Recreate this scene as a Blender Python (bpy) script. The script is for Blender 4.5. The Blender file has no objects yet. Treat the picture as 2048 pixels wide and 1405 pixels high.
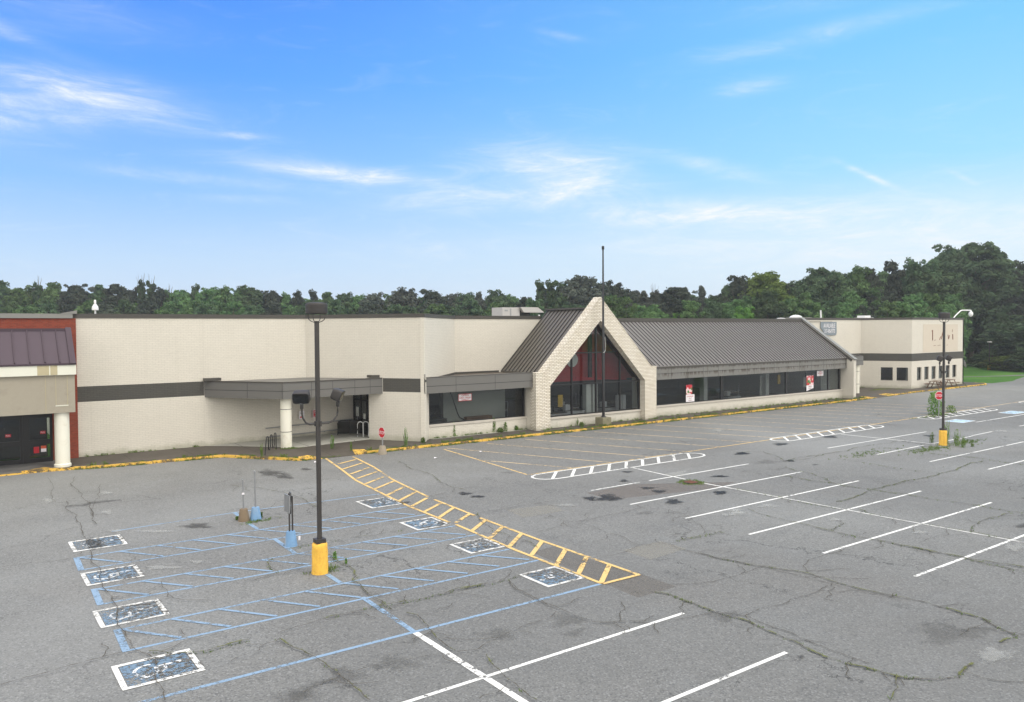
import bpy, bmesh, math, random
from mathutils import Vector, Matrix
C = bpy.context.scene.collection
random.seed(7)
# ---------------------------------------------------------------- camera
cam_d = bpy.data.cameras.new('camera'); cam = bpy.data.objects.new('camera', cam_d); C.objects.link(cam)
yaw, pitch, roll = math.radians(54.14186), math.radians(1.64053), math.radians(-0.35594)
F0 = Vector((math.cos(yaw), math.sin(yaw), 0)); R0 = Vector((math.sin(yaw), -math.cos(yaw), 0)); U0 = Vector((0, 0, 1))
F2 = F0*math.cos(pitch) - U0*math.sin(pitch); U2 = U0*math.cos(pitch) + F0*math.sin(pitch)
R3 = R0*math.cos(roll) + U2*math.sin(roll); U3 = U2*math.cos(roll) - R0*math.sin(roll)
m = Matrix((R3, U3, -F2)).transposed().to_4x4(); m.translation = (0, 0, 6.9); cam.matrix_world = m
cam_d.sensor_width = 36; cam_d.lens = 1557.47/2048*36; cam_d.clip_end = 3000; cam_d.clip_start = .1
sc = bpy.context.scene; sc.camera = cam
# ---------------------------------------------------------------- light and exposure
SUN_EL, SUN_AZ = math.radians(52), math.radians(-62)     # azimuth measured from +X
sun_d = bpy.data.lights.new('sun', 'SUN'); sun_d.energy = 1.2; sun_d.angle = math.radians(18); sun_d.color = (1, .95, .87)
sun = bpy.data.objects.new('sun', sun_d); C.objects.link(sun)
sd = Vector((math.cos(SUN_EL)*math.cos(SUN_AZ), math.cos(SUN_EL)*math.sin(SUN_AZ), math.sin(SUN_EL)))
sun.rotation_euler = sd.to_track_quat('Z', 'Y').to_euler(); sun.location = (0, 0, 60)
sc.view_settings.view_transform = 'Standard'; sc.view_settings.look = 'None'
sc.view_settings.exposure = 0.05; sc.view_settings.gamma = 1
sc.render.engine = 'CYCLES'
sc.cycles.max_bounces = 8; sc.cycles.transparent_max_bounces = 24

class NT:
    """small wrapper to write node trees"""
    def __init__(s, tree): s.t = tree
    def n(s, typ, **kw):
        nd = s.t.nodes.new(typ)
        for k, v in kw.items():
            if k == 'ins':
                for a, b in v.items(): nd.inputs[a].default_value = b
            else: setattr(nd, k, v)
        return nd
    def l(s, a, b): s.t.links.new(a, b)
    def val(s, x, sock):
        if isinstance(x, bpy.types.NodeSocket): s.l(x, sock)
        else: sock.default_value = x
    def math(s, op, a, b=0.0, c=None, clamp=False):
        nd = s.n('ShaderNodeMath', operation=op); nd.use_clamp = clamp
        s.val(a, nd.inputs[0]); s.val(b, nd.inputs[1])
        if c is not None: s.val(c, nd.inputs[2])
        return nd.outputs[0]
    def mix(s, f, a, b, typ='MIX'):
        nd = s.n('ShaderNodeMix', data_type='RGBA', blend_type=typ)
        s.val(f, nd.inputs[0])
        for x, k in ((a, 6), (b, 7)):
            if isinstance(x, bpy.types.NodeSocket): s.l(x, nd.inputs[k])
            else: nd.inputs[k].default_value = tuple(x)[:3] + (1,)
        return nd.outputs[2]
    def ramp(s, f, stops, interp='LINEAR'):
        nd = s.n('ShaderNodeValToRGB'); cr = nd.color_ramp; cr.interpolation = interp
        while len(cr.elements) < len(stops): cr.elements.new(.5)
        for e, (p, c) in zip(cr.elements, stops):
            e.position = p; e.color = (c, c, c, 1) if not hasattr(c, '__len__') else tuple(c)[:3] + (1,)
        s.l(f, nd.inputs[0]); return nd.outputs[0]
    def sstep(s, x, lo, hi):
        nd = s.n('ShaderNodeMapRange', interpolation_type='SMOOTHSTEP'); s.val(x, nd.inputs[0])
        nd.inputs[1].default_value = lo; nd.inputs[2].default_value = hi; return nd.outputs[0]
    def noise(s, vec, scale, detail=4, rough=.5, dist=0, sc3=None, color=False):
        if sc3:
            mp = s.n('ShaderNodeMapping'); s.l(vec, mp.inputs[0]); mp.inputs[3].default_value = sc3; vec = mp.outputs[0]
        nd = s.n('ShaderNodeTexNoise'); s.l(vec, nd.inputs['Vector'])
        nd.inputs['Scale'].default_value = scale; nd.inputs['Detail'].default_value = detail
        nd.inputs['Roughness'].default_value = rough; nd.inputs['Distortion'].default_value = dist
        return nd.outputs['Color' if color else 'Fac']

def lin(r, g, b):
    f = lambda c: (c/255/12.92) if c/255 <= .04045 else ((c/255+.055)/1.055)**2.4
    return (f(r), f(g), f(b))

CLOUD_A, CLOUD_B = 13.5, 21.0      # brightness of the cloud deck overhead
# ---------------------------------------------------------------- sky: Nishita under thin high cloud
world = bpy.data.worlds.new('World'); sc.world = world; world.use_nodes = True
w = NT(world.node_tree); world.node_tree.nodes.clear()
out = w.n('ShaderNodeOutputWorld'); bg = w.n('ShaderNodeBackground'); bg.inputs[1].default_value = .1
w.l(bg.outputs[0], out.inputs[0])
sky = w.n('ShaderNodeTexSky', sky_type='NISHITA'); sky.sun_disc = False; sky.sun_elevation = SUN_EL
sky.sun_rotation = math.pi/2 - SUN_AZ; sky.altitude = 200; sky.air_density = 1.0; sky.dust_density = .6; sky.ozone_density = 2.5
tc = w.n('ShaderNodeTexCoord')
rot = w.n('ShaderNodeMapping', vector_type='VECTOR'); w.l(tc.outputs['Generated'], rot.inputs[0])
rot.inputs[2].default_value = (0, 0, -yaw)                 # x axis of the cloud field points over the building
sep = w.n('ShaderNodeSeparateXYZ'); w.l(rot.outputs[0], sep.inputs[0])
X, Y, Z = sep.outputs
azr = w.math('MULTIPLY', w.math('ARCTAN2', Y, X), -57.2958)   # degrees to the right
el = w.math('MULTIPLY', w.math('ARCSINE', Z), 57.2958)
ramp = w.ramp(w.math('DIVIDE', el, 26.0, clamp=True), [(0, lin(218, 233, 252)), (.18, lin(192, 222, 253)), (.38, lin(140, 196, 255)), (.66, lin(88, 164, 255)), (1, lin(58, 132, 252))])
right = w.ramp(w.math('DIVIDE', el, 26.0, clamp=True), [(0, lin(232, 244, 254)), (.22, lin(216, 241, 255)), (.42, lin(160, 224, 255)), (.72, lin(126, 206, 255)), (1, lin(118, 194, 255))])
blue = w.mix(w.sstep(azr, -28, 34), ramp, right)
blue = w.mix(1.0, blue, (10.6, 10.6, 10.6), 'MULTIPLY')
blue = w.mix(.10, blue, sky.outputs[0])
# wisps of cirrus: (azimuth, elevation, half width, half height, tilt, strength)
cmb = w.n('ShaderNodeCombineXYZ'); w.l(azr, cmb.inputs[0]); w.l(el, cmb.inputs[1])
nz = w.noise(cmb.outputs[0], .16, 9, .66, 1.4, (.8, 3.4, 1))
nz2 = w.noise(cmb.outputs[0], .5, 7, .7, .8, (.55, 3.2, 1))
tot = None
for a, e, hw, hh, tl, st in [(-27.5, 14.8, 5.6, 1.3, -.10, .72), (-32.5, 13.4, 5.5, 1.5, .12, .62), (-33.8, 18.0, 3.4, .4, -.22, .6), (-12, 11.0, 6.5, .6, -.07, .95), (3.2, 11.3, 5.6, 1.7, -.04, 1.0),
                             (-.5, 9.5, 8.5, .9, .05, .8), (16.5, 7.9, 7.5, .8, -.04, 1.25), (8.5, 8.0, 3.5, 1.0, 0, .5), (14.5, 11.2, 3.0, .55, -.25, .6),
                             (24.6, 9.9, 1.5, .22, -.55, .9), (21.0, 19.0, 7.0, .6, .10, .34), (26.5, 21.6, 7.5, .7, .08, .34), (17.2, 16.3, 2.2, .5, .1, .4),
                             (-20, 23.4, 3.5, .7, -.2, .45), (3.6, 20.4, 1.6, .25, -.2, .3), (-21, 10.2, 9, .45, -.04, .35), (-19.6, 13.2, 2.4, .28, 0, .4), (-18.5, 9.0, 3.0, .3, 0, .35), (30, 9.3, .8, .2, -.6, .4), (29, 5.5, 15, 2.6, 0, .8), (-30, 19.3, 7, 1.3, 0, .22), (8, 6, 24, 1.2, 0, .2)]:
    dx = w.math('SUBTRACT', azr, a); dy = w.math('SUBTRACT', w.math('SUBTRACT', el, e), w.math('MULTIPLY', dx, tl))
    d = w.math('ADD', w.math('POWER', w.math('DIVIDE', w.math('ABSOLUTE', dx), hw), 2), w.math('POWER', w.math('DIVIDE', w.math('ABSOLUTE', dy), hh), 2))
    f = w.math('MULTIPLY', w.math('POWER', 2.718, w.math('MULTIPLY', d, -1.1)), st)
    tot = f if tot is None else w.math('ADD', tot, f)
cl = w.math('MULTIPLY', tot, w.math('ADD', w.math('MULTIPLY', w.sstep(nz, .30, .72), .8), .32))
cl = w.math('MULTIPLY', cl, w.math('ADD', w.math('MULTIPLY', w.sstep(nz2, .3, .72), .5), .62))
cl = w.math('ADD', cl, w.math('MULTIPLY', w.math('MULTIPLY', w.sstep(nz, .5, .8), .16), w.sstep(el, 34, 8)))
cl = w.math('MULTIPLY', cl, .95, clamp=True)
low = w.mix(cl, blue, (9.3, 9.75, 10.3))
# overhead and behind the lot the sky is covered by bright thin cloud
over = w.math('MAXIMUM', w.sstep(w.math('ADD', el, w.math('MULTIPLY', w.math('SUBTRACT', nz, .5), 22)), 33, 52), w.sstep(w.math('ABSOLUTE', azr), 55, 95))
nzc = w.noise(tc.outputs['Generated'], 3.0, 6, .6)
cloud = w.mix(w.sstep(nzc, .3, .7), (CLOUD_A, CLOUD_A*.96, CLOUD_A*.90), (CLOUD_B, CLOUD_B*.965, CLOUD_B*.91))
fin = w.mix(over, low, cloud)
below = w.sstep(el, -.5, -4)
w.l(w.mix(below, fin, (2, 2, 2)), bg.inputs[0])

# ---------------------------------------------------------------- materials
MATS = {}
def newmat(name):
    mt = bpy.data.materials.new(name); mt.use_nodes = True; mt.node_tree.nodes.clear()
    t = NT(mt.node_tree); o = t.n('ShaderNodeOutputMaterial'); MATS[name] = mt
    return mt, t, o
def pbsdf(t, o, col, rough=.7, bump=None, bstr=.2, bdist=.01, spec=.5, metal=0, alpha=None, emis=None):
    p = t.n('ShaderNodeBsdfPrincipled')
    if isinstance(col, bpy.types.NodeSocket): t.l(col, p.inputs['Base Color'])
    else: p.inputs['Base Color'].default_value = tuple(col)[:3] + (1,)
    t.val(rough, p.inputs['Roughness']); p.inputs['Specular IOR Level'].default_value = spec; p.inputs['Metallic'].default_value = metal
    if bump is not None:
        b = t.n('ShaderNodeBump'); b.inputs['Strength'].default_value = bstr; b.inputs['Distance'].default_value = bdist
        t.l(bump, b.inputs['Height']); t.l(b.outputs[0], p.inputs['Normal'])
    if alpha is not None: t.val(alpha, p.inputs['Alpha'])
    t.l(p.outputs[0], o.inputs[0]); return p
def plain(name, col, rough=.6, var=.12, scale=3, metal=0, spec=.5, grime=None, gscale=1.5, bstr=.1):
    mt, t, o = newmat(name); g = t.n('ShaderNodeTexCoord').outputs['Object']
    nz = t.noise(g, scale, 6, .6); c = t.mix(t.math('MULTIPLY', nz, 1.0), [x*(1-var) for x in col], [min(1, x*(1+var)) for x in col])
    if grime is not None:
        gz = t.noise(g, gscale, 7, .7, .5); c = t.mix(t.math('MULTIPLY', t.sstep(gz, .5, .75), .7), c, grime)
    pbsdf(t, o, c, rough, nz, bstr, .005, spec, metal); return mt
def brick(name, cola, colb, mortar, bw=.3, bh=.1, msize=.008, mort_vis=1.0, stain=None, bstr=.5, foot=None):
    mt, t, o = newmat(name); uv = t.n('ShaderNodeTexCoord').outputs['UV']
    b = t.n('ShaderNodeTexBrick'); t.l(uv, b.inputs['Vector']); b.inputs['Scale'].default_value = 1
    b.inputs['Brick Width'].default_value = bw; b.inputs['Row Height'].default_value = bh; b.inputs['Mortar Size'].default_value = msize
    b.inputs['Mortar Smooth'].default_value = .3; b.inputs['Bias'].default_value = 0
    b.inputs['Color1'].default_value = (*cola, 1); b.inputs['Color2'].default_value = (*colb, 1)
    big = t.noise(uv, .35, 6, .65); fine = t.noise(uv, 9, 4, .6)
    mn = t.noise(uv, 1.1, 6, .7)
    b.inputs['Mortar'].default_value = (*mortar, 1)
    c = t.mix(t.math('MULTIPLY', b.outputs['Fac'], 1-mort_vis), b.outputs['Color'], cola) if mort_vis < 1 else b.outputs['Color']
    if stain:   # mortar darker in weathered areas
        c = t.mix(t.math('MULTIPLY', b.outputs['Fac'], t.math('MULTIPLY', t.sstep(mn, .36, .68), .75)), c, stain)
        c = t.mix(t.math('MULTIPLY', t.sstep(t.noise(uv, .8, 6, .7, .6), .54, .8), .28), c, stain)
    c = t.mix(t.math('MULTIPLY', t.sstep(big, .35, .7), .10), c, [x*.6 for x in cola])
    c = t.mix(t.math('MULTIPLY', t.sstep(fine, .4, .8), .08), c, (.1, .08, .06))
    st = t.noise(uv, 1, 5, .6, 0, (3.0, .12, 1)); c = t.mix(t.math('MULTIPLY', t.sstep(st, .52, .75), .05), c, (.25, .2, .14))
    if foot:    # mossy damp foot of the wall
        sx = t.n('ShaderNodeSeparateXYZ'); t.l(uv, sx.inputs[0])
        fm = t.math('MULTIPLY', t.sstep(t.math('ADD', sx.outputs[1], t.math('MULTIPLY', t.noise(uv, 1.6, 6, .7), -.9)), .1, -.35), .5)
        c = t.mix(fm, c, foot)
    hh = t.math('ADD', t.math('MULTIPLY', b.outputs['Fac'], -1), t.math('MULTIPLY', fine, .25))
    pbsdf(t, o, c, .75, hh, bstr, .012, .3); return mt

CREAM = lin(220, 215, 203)
brick('cream_painted_brick', CREAM, [x*.965 for x in CREAM], [x*.78 for x in CREAM], .3, .1, .007, 1, foot=(.26, .27, .17), bstr=.6)
brick('worn_white_brick', lin(243, 239, 228), lin(228, 222, 206), lin(140, 120, 94), .3, .1, .014, 1, stain=lin(120, 92, 64), bstr=.45, foot=(.25, .24, .16))
brick('grey_painted_brick', lin(84, 83, 78), lin(80, 79, 75), lin(62, 61, 58), .3, .1, .007, 1, bstr=.4)
brick('red_brick', lin(146, 66, 46), lin(126, 52, 36), lin(120, 84, 70), .2, .07, .008, 1, bstr=.5)
plain('cap_metal', lin(70, 67, 62), .5, .1, 1)
plain('dark_joint', lin(42, 42, 42), .7)
plain('roof_metal', lin(118, 115, 113), .5, .06, .6, .15, grime=lin(108, 105, 102))
plain('roof_metal_side', lin(104, 100, 93), .5, .06, .6, .2)
plain('seam_metal', lin(48, 46, 44), .45, .1, 1, .3)
plain('purple_roof', lin(76, 64, 74), .42, .07, .8, .3)
plain('purple_seam', lin(70, 57, 67), .45, .07, .8, .3)
plain('white_trim', lin(222, 222, 208), .6, .05, .5)
plain('stained_trim', lin(182, 172, 140), .7, .1, 2)
plain('beige_panel', lin(160, 153, 138), .75, .06, 6, grime=lin(146, 139, 125))
plain('column_white', lin(232, 230, 216), .55, .05, .7, grime=lin(205, 198, 175))
plain('black_frame', lin(26, 26, 28), .35, .1, 3)
plain('pole_paint', lin(56, 53, 51), .5, .15, 2, grime=lin(70, 65, 60))
plain('drum_paint', lin(56, 53, 52), .6, .18, 6)
plain('lens_dark', lin(26, 26, 24), .12, .1, 3)
plain('yellow_concrete', lin(236, 188, 76), .8, .16, 5, grime=lin(206, 128, 66), gscale=9, bstr=1)
plain('grey_concrete', lin(150, 140, 124), .9, .15, 3, grime=lin(96, 92, 72), bstr=.6)
plain('mossy_concrete', lin(130, 126, 104), .9, .2, 4, grime=lin(60, 62, 38), gscale=3, bstr=.8)
plain('brown_concrete', lin(128, 112, 92), .9, .2, 5, grime=lin(92, 78, 60), bstr=.8)
plain('blue_concrete', lin(118, 156, 194), .8, .15, 5, grime=lin(170, 178, 180), bstr=.6)
plain('galvanised', lin(156, 158, 160), .4, .15, 5, .6)
plain('white_paint', lin(235, 236, 236), .4, .05, 2)
plain('sill_stone', lin(196, 190, 180), .8, .1, 3)
plain('fin_cap', lin(132, 132, 128), .5, .06, 1)
plain('sign_white', lin(236, 232, 236), .5, .04, 4)
plain('sign_red', lin(190, 28, 44), .45, .06, 4)
plain('sign_grey', lin(128, 138, 146), .7, .08, 6, grime=lin(112, 120, 128), gscale=4)
plain('wood', lin(120, 100, 84), .8, .2, 4, grime=lin(96, 78, 66))
plain('wood_dark', lin(112, 84, 64), .85, .2, 4)
plain('black_rubber', lin(28, 28, 28), .6)
plain('unit_grey', lin(186, 184, 182), .5, .08, 2)
plain('gravel', lin(92, 84, 74), .95, .6, 14, grime=lin(36, 32, 28), gscale=16, bstr=1)
plain('interior_floor', lin(96, 98, 95), .25, .1, .6)
plain('interior_wall', lin(70, 70, 70), .8, .1, .6)
plain('interior_ceiling', lin(120, 120, 118), .9, .05, 1)
plain('partition', lin(176, 178, 172), .7, .06, 1)
plain('interior_red', lin(180, 44, 46), .6, .14, .8, grime=lin(104, 22, 26), gscale=.7)
plain('interior_white', lin(225, 228, 224), .6, .06, 1)
plain('counter_grey', lin(196, 198, 200), .5, .06, 1)
plain('counter_black', lin(40, 40, 42), .5, .06, 1)
plain('yellow_plastic', lin(222, 182, 50), .5, .1, 1)
plain('rust', lin(120, 74, 58), .9, .2, 6)
plain('ghost_panel', lin(204, 194, 178), .75, .03, 2)
plain('painted_panel', lin(106, 105, 102), .5, .05, .8)
plain('bark', lin(92, 80, 68), .95, .25, 6)
plain('sign_orange', lin(214, 92, 60), .5, .06, 4)
plain('kerb_concrete', lin(112, 98, 74), .9, .25, 4, grime=lin(70, 72, 44), gscale=3)

# fascia with rust streaks running down
mt, t, o = newmat('streaked_fascia'); uv = t.n('ShaderNodeTexCoord').outputs['UV']
s1 = t.noise(uv, 1, 6, .7, 0, (1.3, .25, 1)); s2 = t.noise(uv, 1, 5, .6, .3, (5, .7, 1))
sy = t.n('ShaderNodeSeparateXYZ'); t.l(uv, sy.inputs[0])
edge = t.math('MAXIMUM', t.sstep(sy.outputs[1], 3.62, 3.86), t.math('MULTIPLY', t.sstep(sy.outputs[1], 3.1, 3.42), t.sstep(sy.outputs[1], 3.5, 3.43)))
c = t.mix(t.noise(uv, .7, 5), lin(112, 112, 109), lin(126, 125, 121))
c = t.mix(t.math('MULTIPLY', t.sstep(s1, .55, .66), .6), c, lin(80, 72, 60))
c = t.mix(t.math('MULTIPLY', t.math('MULTIPLY', t.sstep(s2, .46, .56), edge), .95), c, lin(70, 60, 48))
pbsdf(t, o, c, .5)
# worn paint on asphalt
def paint(name, col, lo, hi, sc_=5.0, rough=.7, var=.1):
    mt, t, o = newmat(name); g = t.n('ShaderNodeTexCoord').outputs['Object']
    n1 = t.noise(g, sc_, 8, .72, .4); n2 = t.noise(g, .5, 3, .5); n3 = t.noise(g, 34, 2, .5)
    s = t.math('ADD', t.math('ADD', t.math('MULTIPLY', n1, .62), t.math('MULTIPLY', n2, .34)), t.math('MULTIPLY', n3, .16))
    al = t.sstep(t.math('ADD', s, .01), lo, hi)
    pbsdf(t, o, t.mix(n1, [x*(1-var) for x in col], [min(1, x*(1+var)) for x in col]), rough, alpha=al)
paint('white_line_paint', lin(230, 230, 227), .47, .525)
paint('old_white_paint', lin(216, 216, 213), .44, .56)
paint('blue_line_paint', lin(134, 160, 186), .46, .57, 9)
paint('blue_box_paint', lin(112, 136, 158), .545, .59, 11)
paint('symbol_white_paint', lin(222, 225, 227), .55, .585, 10)
paint('yellow_line_paint', lin(222, 188, 122), .48, .56)
paint('faint_yellow_paint', lin(222, 196, 150), .47, .60)
paint('kerb_yellow', lin(226, 182, 80), .53, .57, 4)
paint('pale_blue_paint', lin(176, 204, 226), .44, .60)

# asphalt
mt, t, o = newmat('asphalt'); g = t.n('ShaderNodeTexCoord').outputs['Object']
big = t.noise(g, .045, 5, .6, .6); mid = t.noise(g, .35, 6, .65, .5); streak = t.noise(g, .6, 8, .7, .5, (.25, 2.2, 1))
broad = t.noise(g, .028, 3, .55, .8)
c = t.mix(t.sstep(big, .3, .7), lin(114, 114, 112), lin(126, 127, 125))
c = t.mix(t.math('MULTIPLY', t.sstep(mid, .5, .78), .42), c, lin(88, 90, 92))
c = t.mix(t.math('MULTIPLY', t.sstep(mid, .48, .22), .35), c, lin(136, 139, 140))
c = t.mix(t.math('MULTIPLY', t.sstep(streak, .55, .75), .4), c, lin(92, 93, 93))
warm = t.noise(g, .12, 4, .6); c = t.mix(t.math('MULTIPLY', t.sstep(warm, .5, .72), .35), c, lin(121, 117, 111))
agg = t.n('ShaderNodeTexVoronoi', feature='F1'); t.l(g, agg.inputs['Vector']); agg.inputs['Scale'].default_value = 30
ac = t.n('ShaderNodeSeparateColor'); t.l(agg.outputs['Color'], ac.inputs[0])
c = t.mix(t.math('MULTIPLY', t.sstep(ac.outputs[0], .62, 1.0), .36), c, lin(172, 173, 173))
c = t.mix(t.math('MULTIPLY', t.sstep(ac.outputs[1], .6, 1.0), .5), c, lin(56, 58, 62))
agg2 = t.noise(g, 15, 4, .7); c = t.mix(t.math('MULTIPLY', t.sstep(agg2, .5, .72), .3), c, lin(75, 77, 79))
c = t.mix(t.math('MULTIPLY', t.sstep(broad, .42, .66), .38), c, lin(155, 157, 157)); c = t.mix(t.math('MULTIPLY', t.sstep(broad, .50, .34), .34), c, lin(103, 104, 104))
# webs of fine cracks
dv = t.n('ShaderNodeMix', data_type='RGBA'); dv.inputs[0].default_value = .35
wob = t.noise(g, .9, 5, .65, 0, None, True)
va = t.n('ShaderNodeVectorMath', operation='MULTIPLY_ADD'); t.l(wob, va.inputs[0]); va.inputs[1].default_value = (2.4, 2.4, 0); t.l(g, va.inputs[2])
crk = None
for scv, wd, mlo, mhi, msc, stg in [(.16, .0035, .47, .57, .11, .65), (.6, .010, .57, .65, .16, .65), (2.2, .03, .62, .70, .22, .7)]:
    v = t.n('ShaderNodeTexVoronoi', feature='DISTANCE_TO_EDGE'); t.l(va.outputs[0], v.inputs['Vector']); v.inputs['Scale'].default_value = scv
    line = t.sstep(v.outputs['Distance'], wd, wd*.3)
    k = t.math('MULTIPLY', t.math('MULTIPLY', line, t.sstep(t.noise(g, msc, 4, .6), mlo, mhi)), stg)
    crk = k if crk is None else t.math('MAXIMUM', crk, k)
c = t.mix(crk, c, lin(45, 45, 43))
rough = t.math('ADD', .72, t.math('MULTIPLY', mid, .2))
pbsdf(t, o, c, rough, t.math('SUBTRACT', t.math('ADD', agg.outputs['Distance'], agg2), t.math('MULTIPLY', crk, 3)), .35, .012, .35)

def soft(name, col, strength, sc_=2.0, rough=.8, spec=.3):
    """stain with a ragged edge: fades with the mesh's 'edge' attribute"""
    mt, t, o = newmat(name); g = t.n('ShaderNodeTexCoord').outputs['Object']
    at = t.n('ShaderNodeAttribute', attribute_name='edge')
    s = t.math('ADD', at.outputs['Fac'], t.math('MULTIPLY', t.math('SUBTRACT', t.noise(g, sc_, 8, .75, .8), .5), 2.4))
    al = t.math('MULTIPLY', t.math('MULTIPLY', t.sstep(s, .15, .8), t.sstep(at.outputs['Fac'], 0.0, .3)), strength)
    pbsdf(t, o, col, rough, alpha=al, spec=spec)
soft('tar_stain', lin(44, 43, 42), .72, 3.4, .6); soft('mid_stain', lin(64, 63, 61), .5, 2.2); soft('faint_stain', lin(88, 87, 84), .22, 2.6)
soft('pale_mark', lin(190, 192, 189), .3, 4.5); soft('moss', lin(96, 110, 50), .9, 3.0, .95)
def patchmat(name, ca, cb, al):
    mt, t, o = newmat(name); g = t.n('ShaderNodeTexCoord').outputs['Object']
    a = t.noise(g, 1.3, 6, .7); f = t.noise(g, 24, 3, .6)
    c = t.mix(a, ca, cb); c = t.mix(t.math('MULTIPLY', t.sstep(f, .45, .75), .35), c, [x*.5 for x in ca])
    pbsdf(t, o, c, .85, f, .3, .01, .3, alpha=t.math('MULTIPLY', t.sstep(t.noise(g, 3, 5, .7), .22, .42), al))
patchmat('brown_patch', lin(112, 106, 99), lin(126, 119, 111), .30); patchmat('pale_patch', lin(148, 147, 141), lin(158, 156, 149), .5)
patchmat('warm_patch', lin(124, 117, 112), lin(132, 125, 120), .45); patchmat('dark_patch', lin(104, 104, 102), lin(116, 116, 113), .35)
mt, t, o = newmat('crack_fill'); g = t.n('ShaderNodeTexCoord').outputs['Object']
pbsdf(t, o, t.mix(t.noise(g, 4, 4), lin(62, 58, 50), lin(92, 86, 74)), .95, alpha=t.math('MULTIPLY', t.sstep(t.noise(g, 2.5, 6, .75), .36, .52), .85))
mt, t, o = newmat('crack_moss'); g = t.n('ShaderNodeTexCoord').outputs['Object']
pbsdf(t, o, t.mix(t.noise(g, 5, 4), lin(76, 84, 40), lin(118, 120, 70)), .95, alpha=t.math('MULTIPLY', t.sstep(t.noise(g, 1.6, 6, .75), .46, .6), .85))
# pavement slab
def slab(name, ca, cb, spec=.4):
    mt, t, o = newmat(name); g = t.n('ShaderNodeTexCoord').outputs['Object']
    a = t.noise(g, .5, 7, .65, .4); b2 = t.noise(g, 6, 5, .6)
    c = t.mix(t.sstep(a, .3, .7), ca, cb); c = t.mix(t.math('MULTIPLY', t.sstep(b2, .45, .8), .3), c, [x*.6 for x in ca])
    sp = t.n('ShaderNodeSeparateXYZ'); t.l(g, sp.inputs[0])
    j = t.math('LESS_THAN', t.math('ABSOLUTE', t.math('SUBTRACT', t.math('FRACT', t.math('DIVIDE', sp.outputs[0], 3.05)), .5)), .006)
    c = t.mix(t.math('MULTIPLY', j, .8), c, lin(50, 46, 40))
    pbsdf(t, o, c, .75, b2, .25, .01, spec)
slab('brown_pavement', lin(72, 67, 60), lin(88, 82, 74)); slab('light_pavement', lin(160, 160, 152), lin(178, 177, 168)); slab('wet_pavement', lin(92, 92, 91), lin(118, 117, 114))
# lawn
mt, t, o = newmat('lawn'); g = t.n('ShaderNodeTexCoord').outputs['Object']
a = t.noise(g, .12, 6, .65); b2 = t.noise(g, 3, 6, .7)
c = t.mix(t.sstep(a, .35, .65), (.055, .15, .028), (.100, .22, .042)); c = t.mix(t.math('MULTIPLY', t.sstep(b2, .4, .7), .45), c, (.03, .07, .015))
pbsdf(t, o, c, .95, b2, 1, .15, .1)
# leaves
def leaf(name, ca, cb, tr=.25):
    mt, t, o = newmat(name); oi = t.n('ShaderNodeObjectInfo'); g = t.n('ShaderNodeTexCoord').outputs['Object']
    nz = t.noise(g, .45, 4, .6); f = t.noise(g, 2.5, 3, .6)
    c = t.mix(t.math('ADD', t.math('MULTIPLY', t.sstep(nz, .32, .68), .7), t.math('MULTIPLY', f, .3)), ca, cb)  # clump colour variety; contrast raised to paint in sunlit tops against dark
    hs = t.n('ShaderNodeHueSaturation'); t.l(c, hs.inputs['Color'])
    t.l(t.math('ADD', .485, t.math('MULTIPLY', oi.outputs['Random'], .03)), hs.inputs['Hue'])
    t.l(t.math('ADD', .8, t.math('MULTIPLY', oi.outputs['Random'], .4)), hs.inputs['Value'])
    d = t.n('ShaderNodeBsdfDiffuse'); tl = t.n('ShaderNodeBsdfTranslucent'); mx = t.n('ShaderNodeMixShader'); mx.inputs[0].default_value = tr
    t.l(hs.outputs[0], d.inputs[0]); t.l(hs.outputs[0], tl.inputs[0]); t.l(d.outputs[0], mx.inputs[1]); t.l(tl.outputs[0], mx.inputs[2]); t.l(mx.outputs[0], o.inputs[0])
leaf('leaf_m', (.034, .062, .032), (.125, .190, .098)); leaf('leaf_g', (.045, .095, .036), (.160, .260, .105)); leaf('leaf_d', (.026, .036, .028), (.090, .108, .080))
leaf('leaf_w', (.048, .062, .050), (.150, .172, .140)); leaf('leaf_b', (.075, .170, .035), (.150, .280, .065)); leaf('leaf_y', (.080, .125, .030), (.160, .210, .060))
leaf('leaf_weed', (.110, .200, .045), (.230, .340, .100), .4)
# window glass: see-through with a mirror-like sheen
mt, t, o = newmat('window_glass')
tr = t.n('ShaderNodeBsdfTransparent'); tr.inputs[0].default_value = (.74, .76, .76, 1); gl = t.n('ShaderNodeBsdfGlossy'); gl.inputs['Roughness'].default_value = .015; gl.inputs[0].default_value = (.9, .93, .95, 1)
geo = t.n('ShaderNodeNewGeometry'); dp = t.n('ShaderNodeVectorMath', operation='DOT_PRODUCT'); t.l(geo.outputs['Incoming'], dp.inputs[0]); t.l(geo.outputs['Normal'], dp.inputs[1])
sch = t.math('ADD', .04, t.math('MULTIPLY', t.math('POWER', t.math('SUBTRACT', 1.0, t.math('ABSOLUTE', dp.outputs['Value'])), 4.0), .96))
mx = t.n('ShaderNodeMixShader')
t.l(sch, mx.inputs[0]); t.l(tr.outputs[0], mx.inputs[1]); t.l(gl.outputs[0], mx.inputs[2]); t.l(mx.outputs[0], o.inputs[0])
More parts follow.
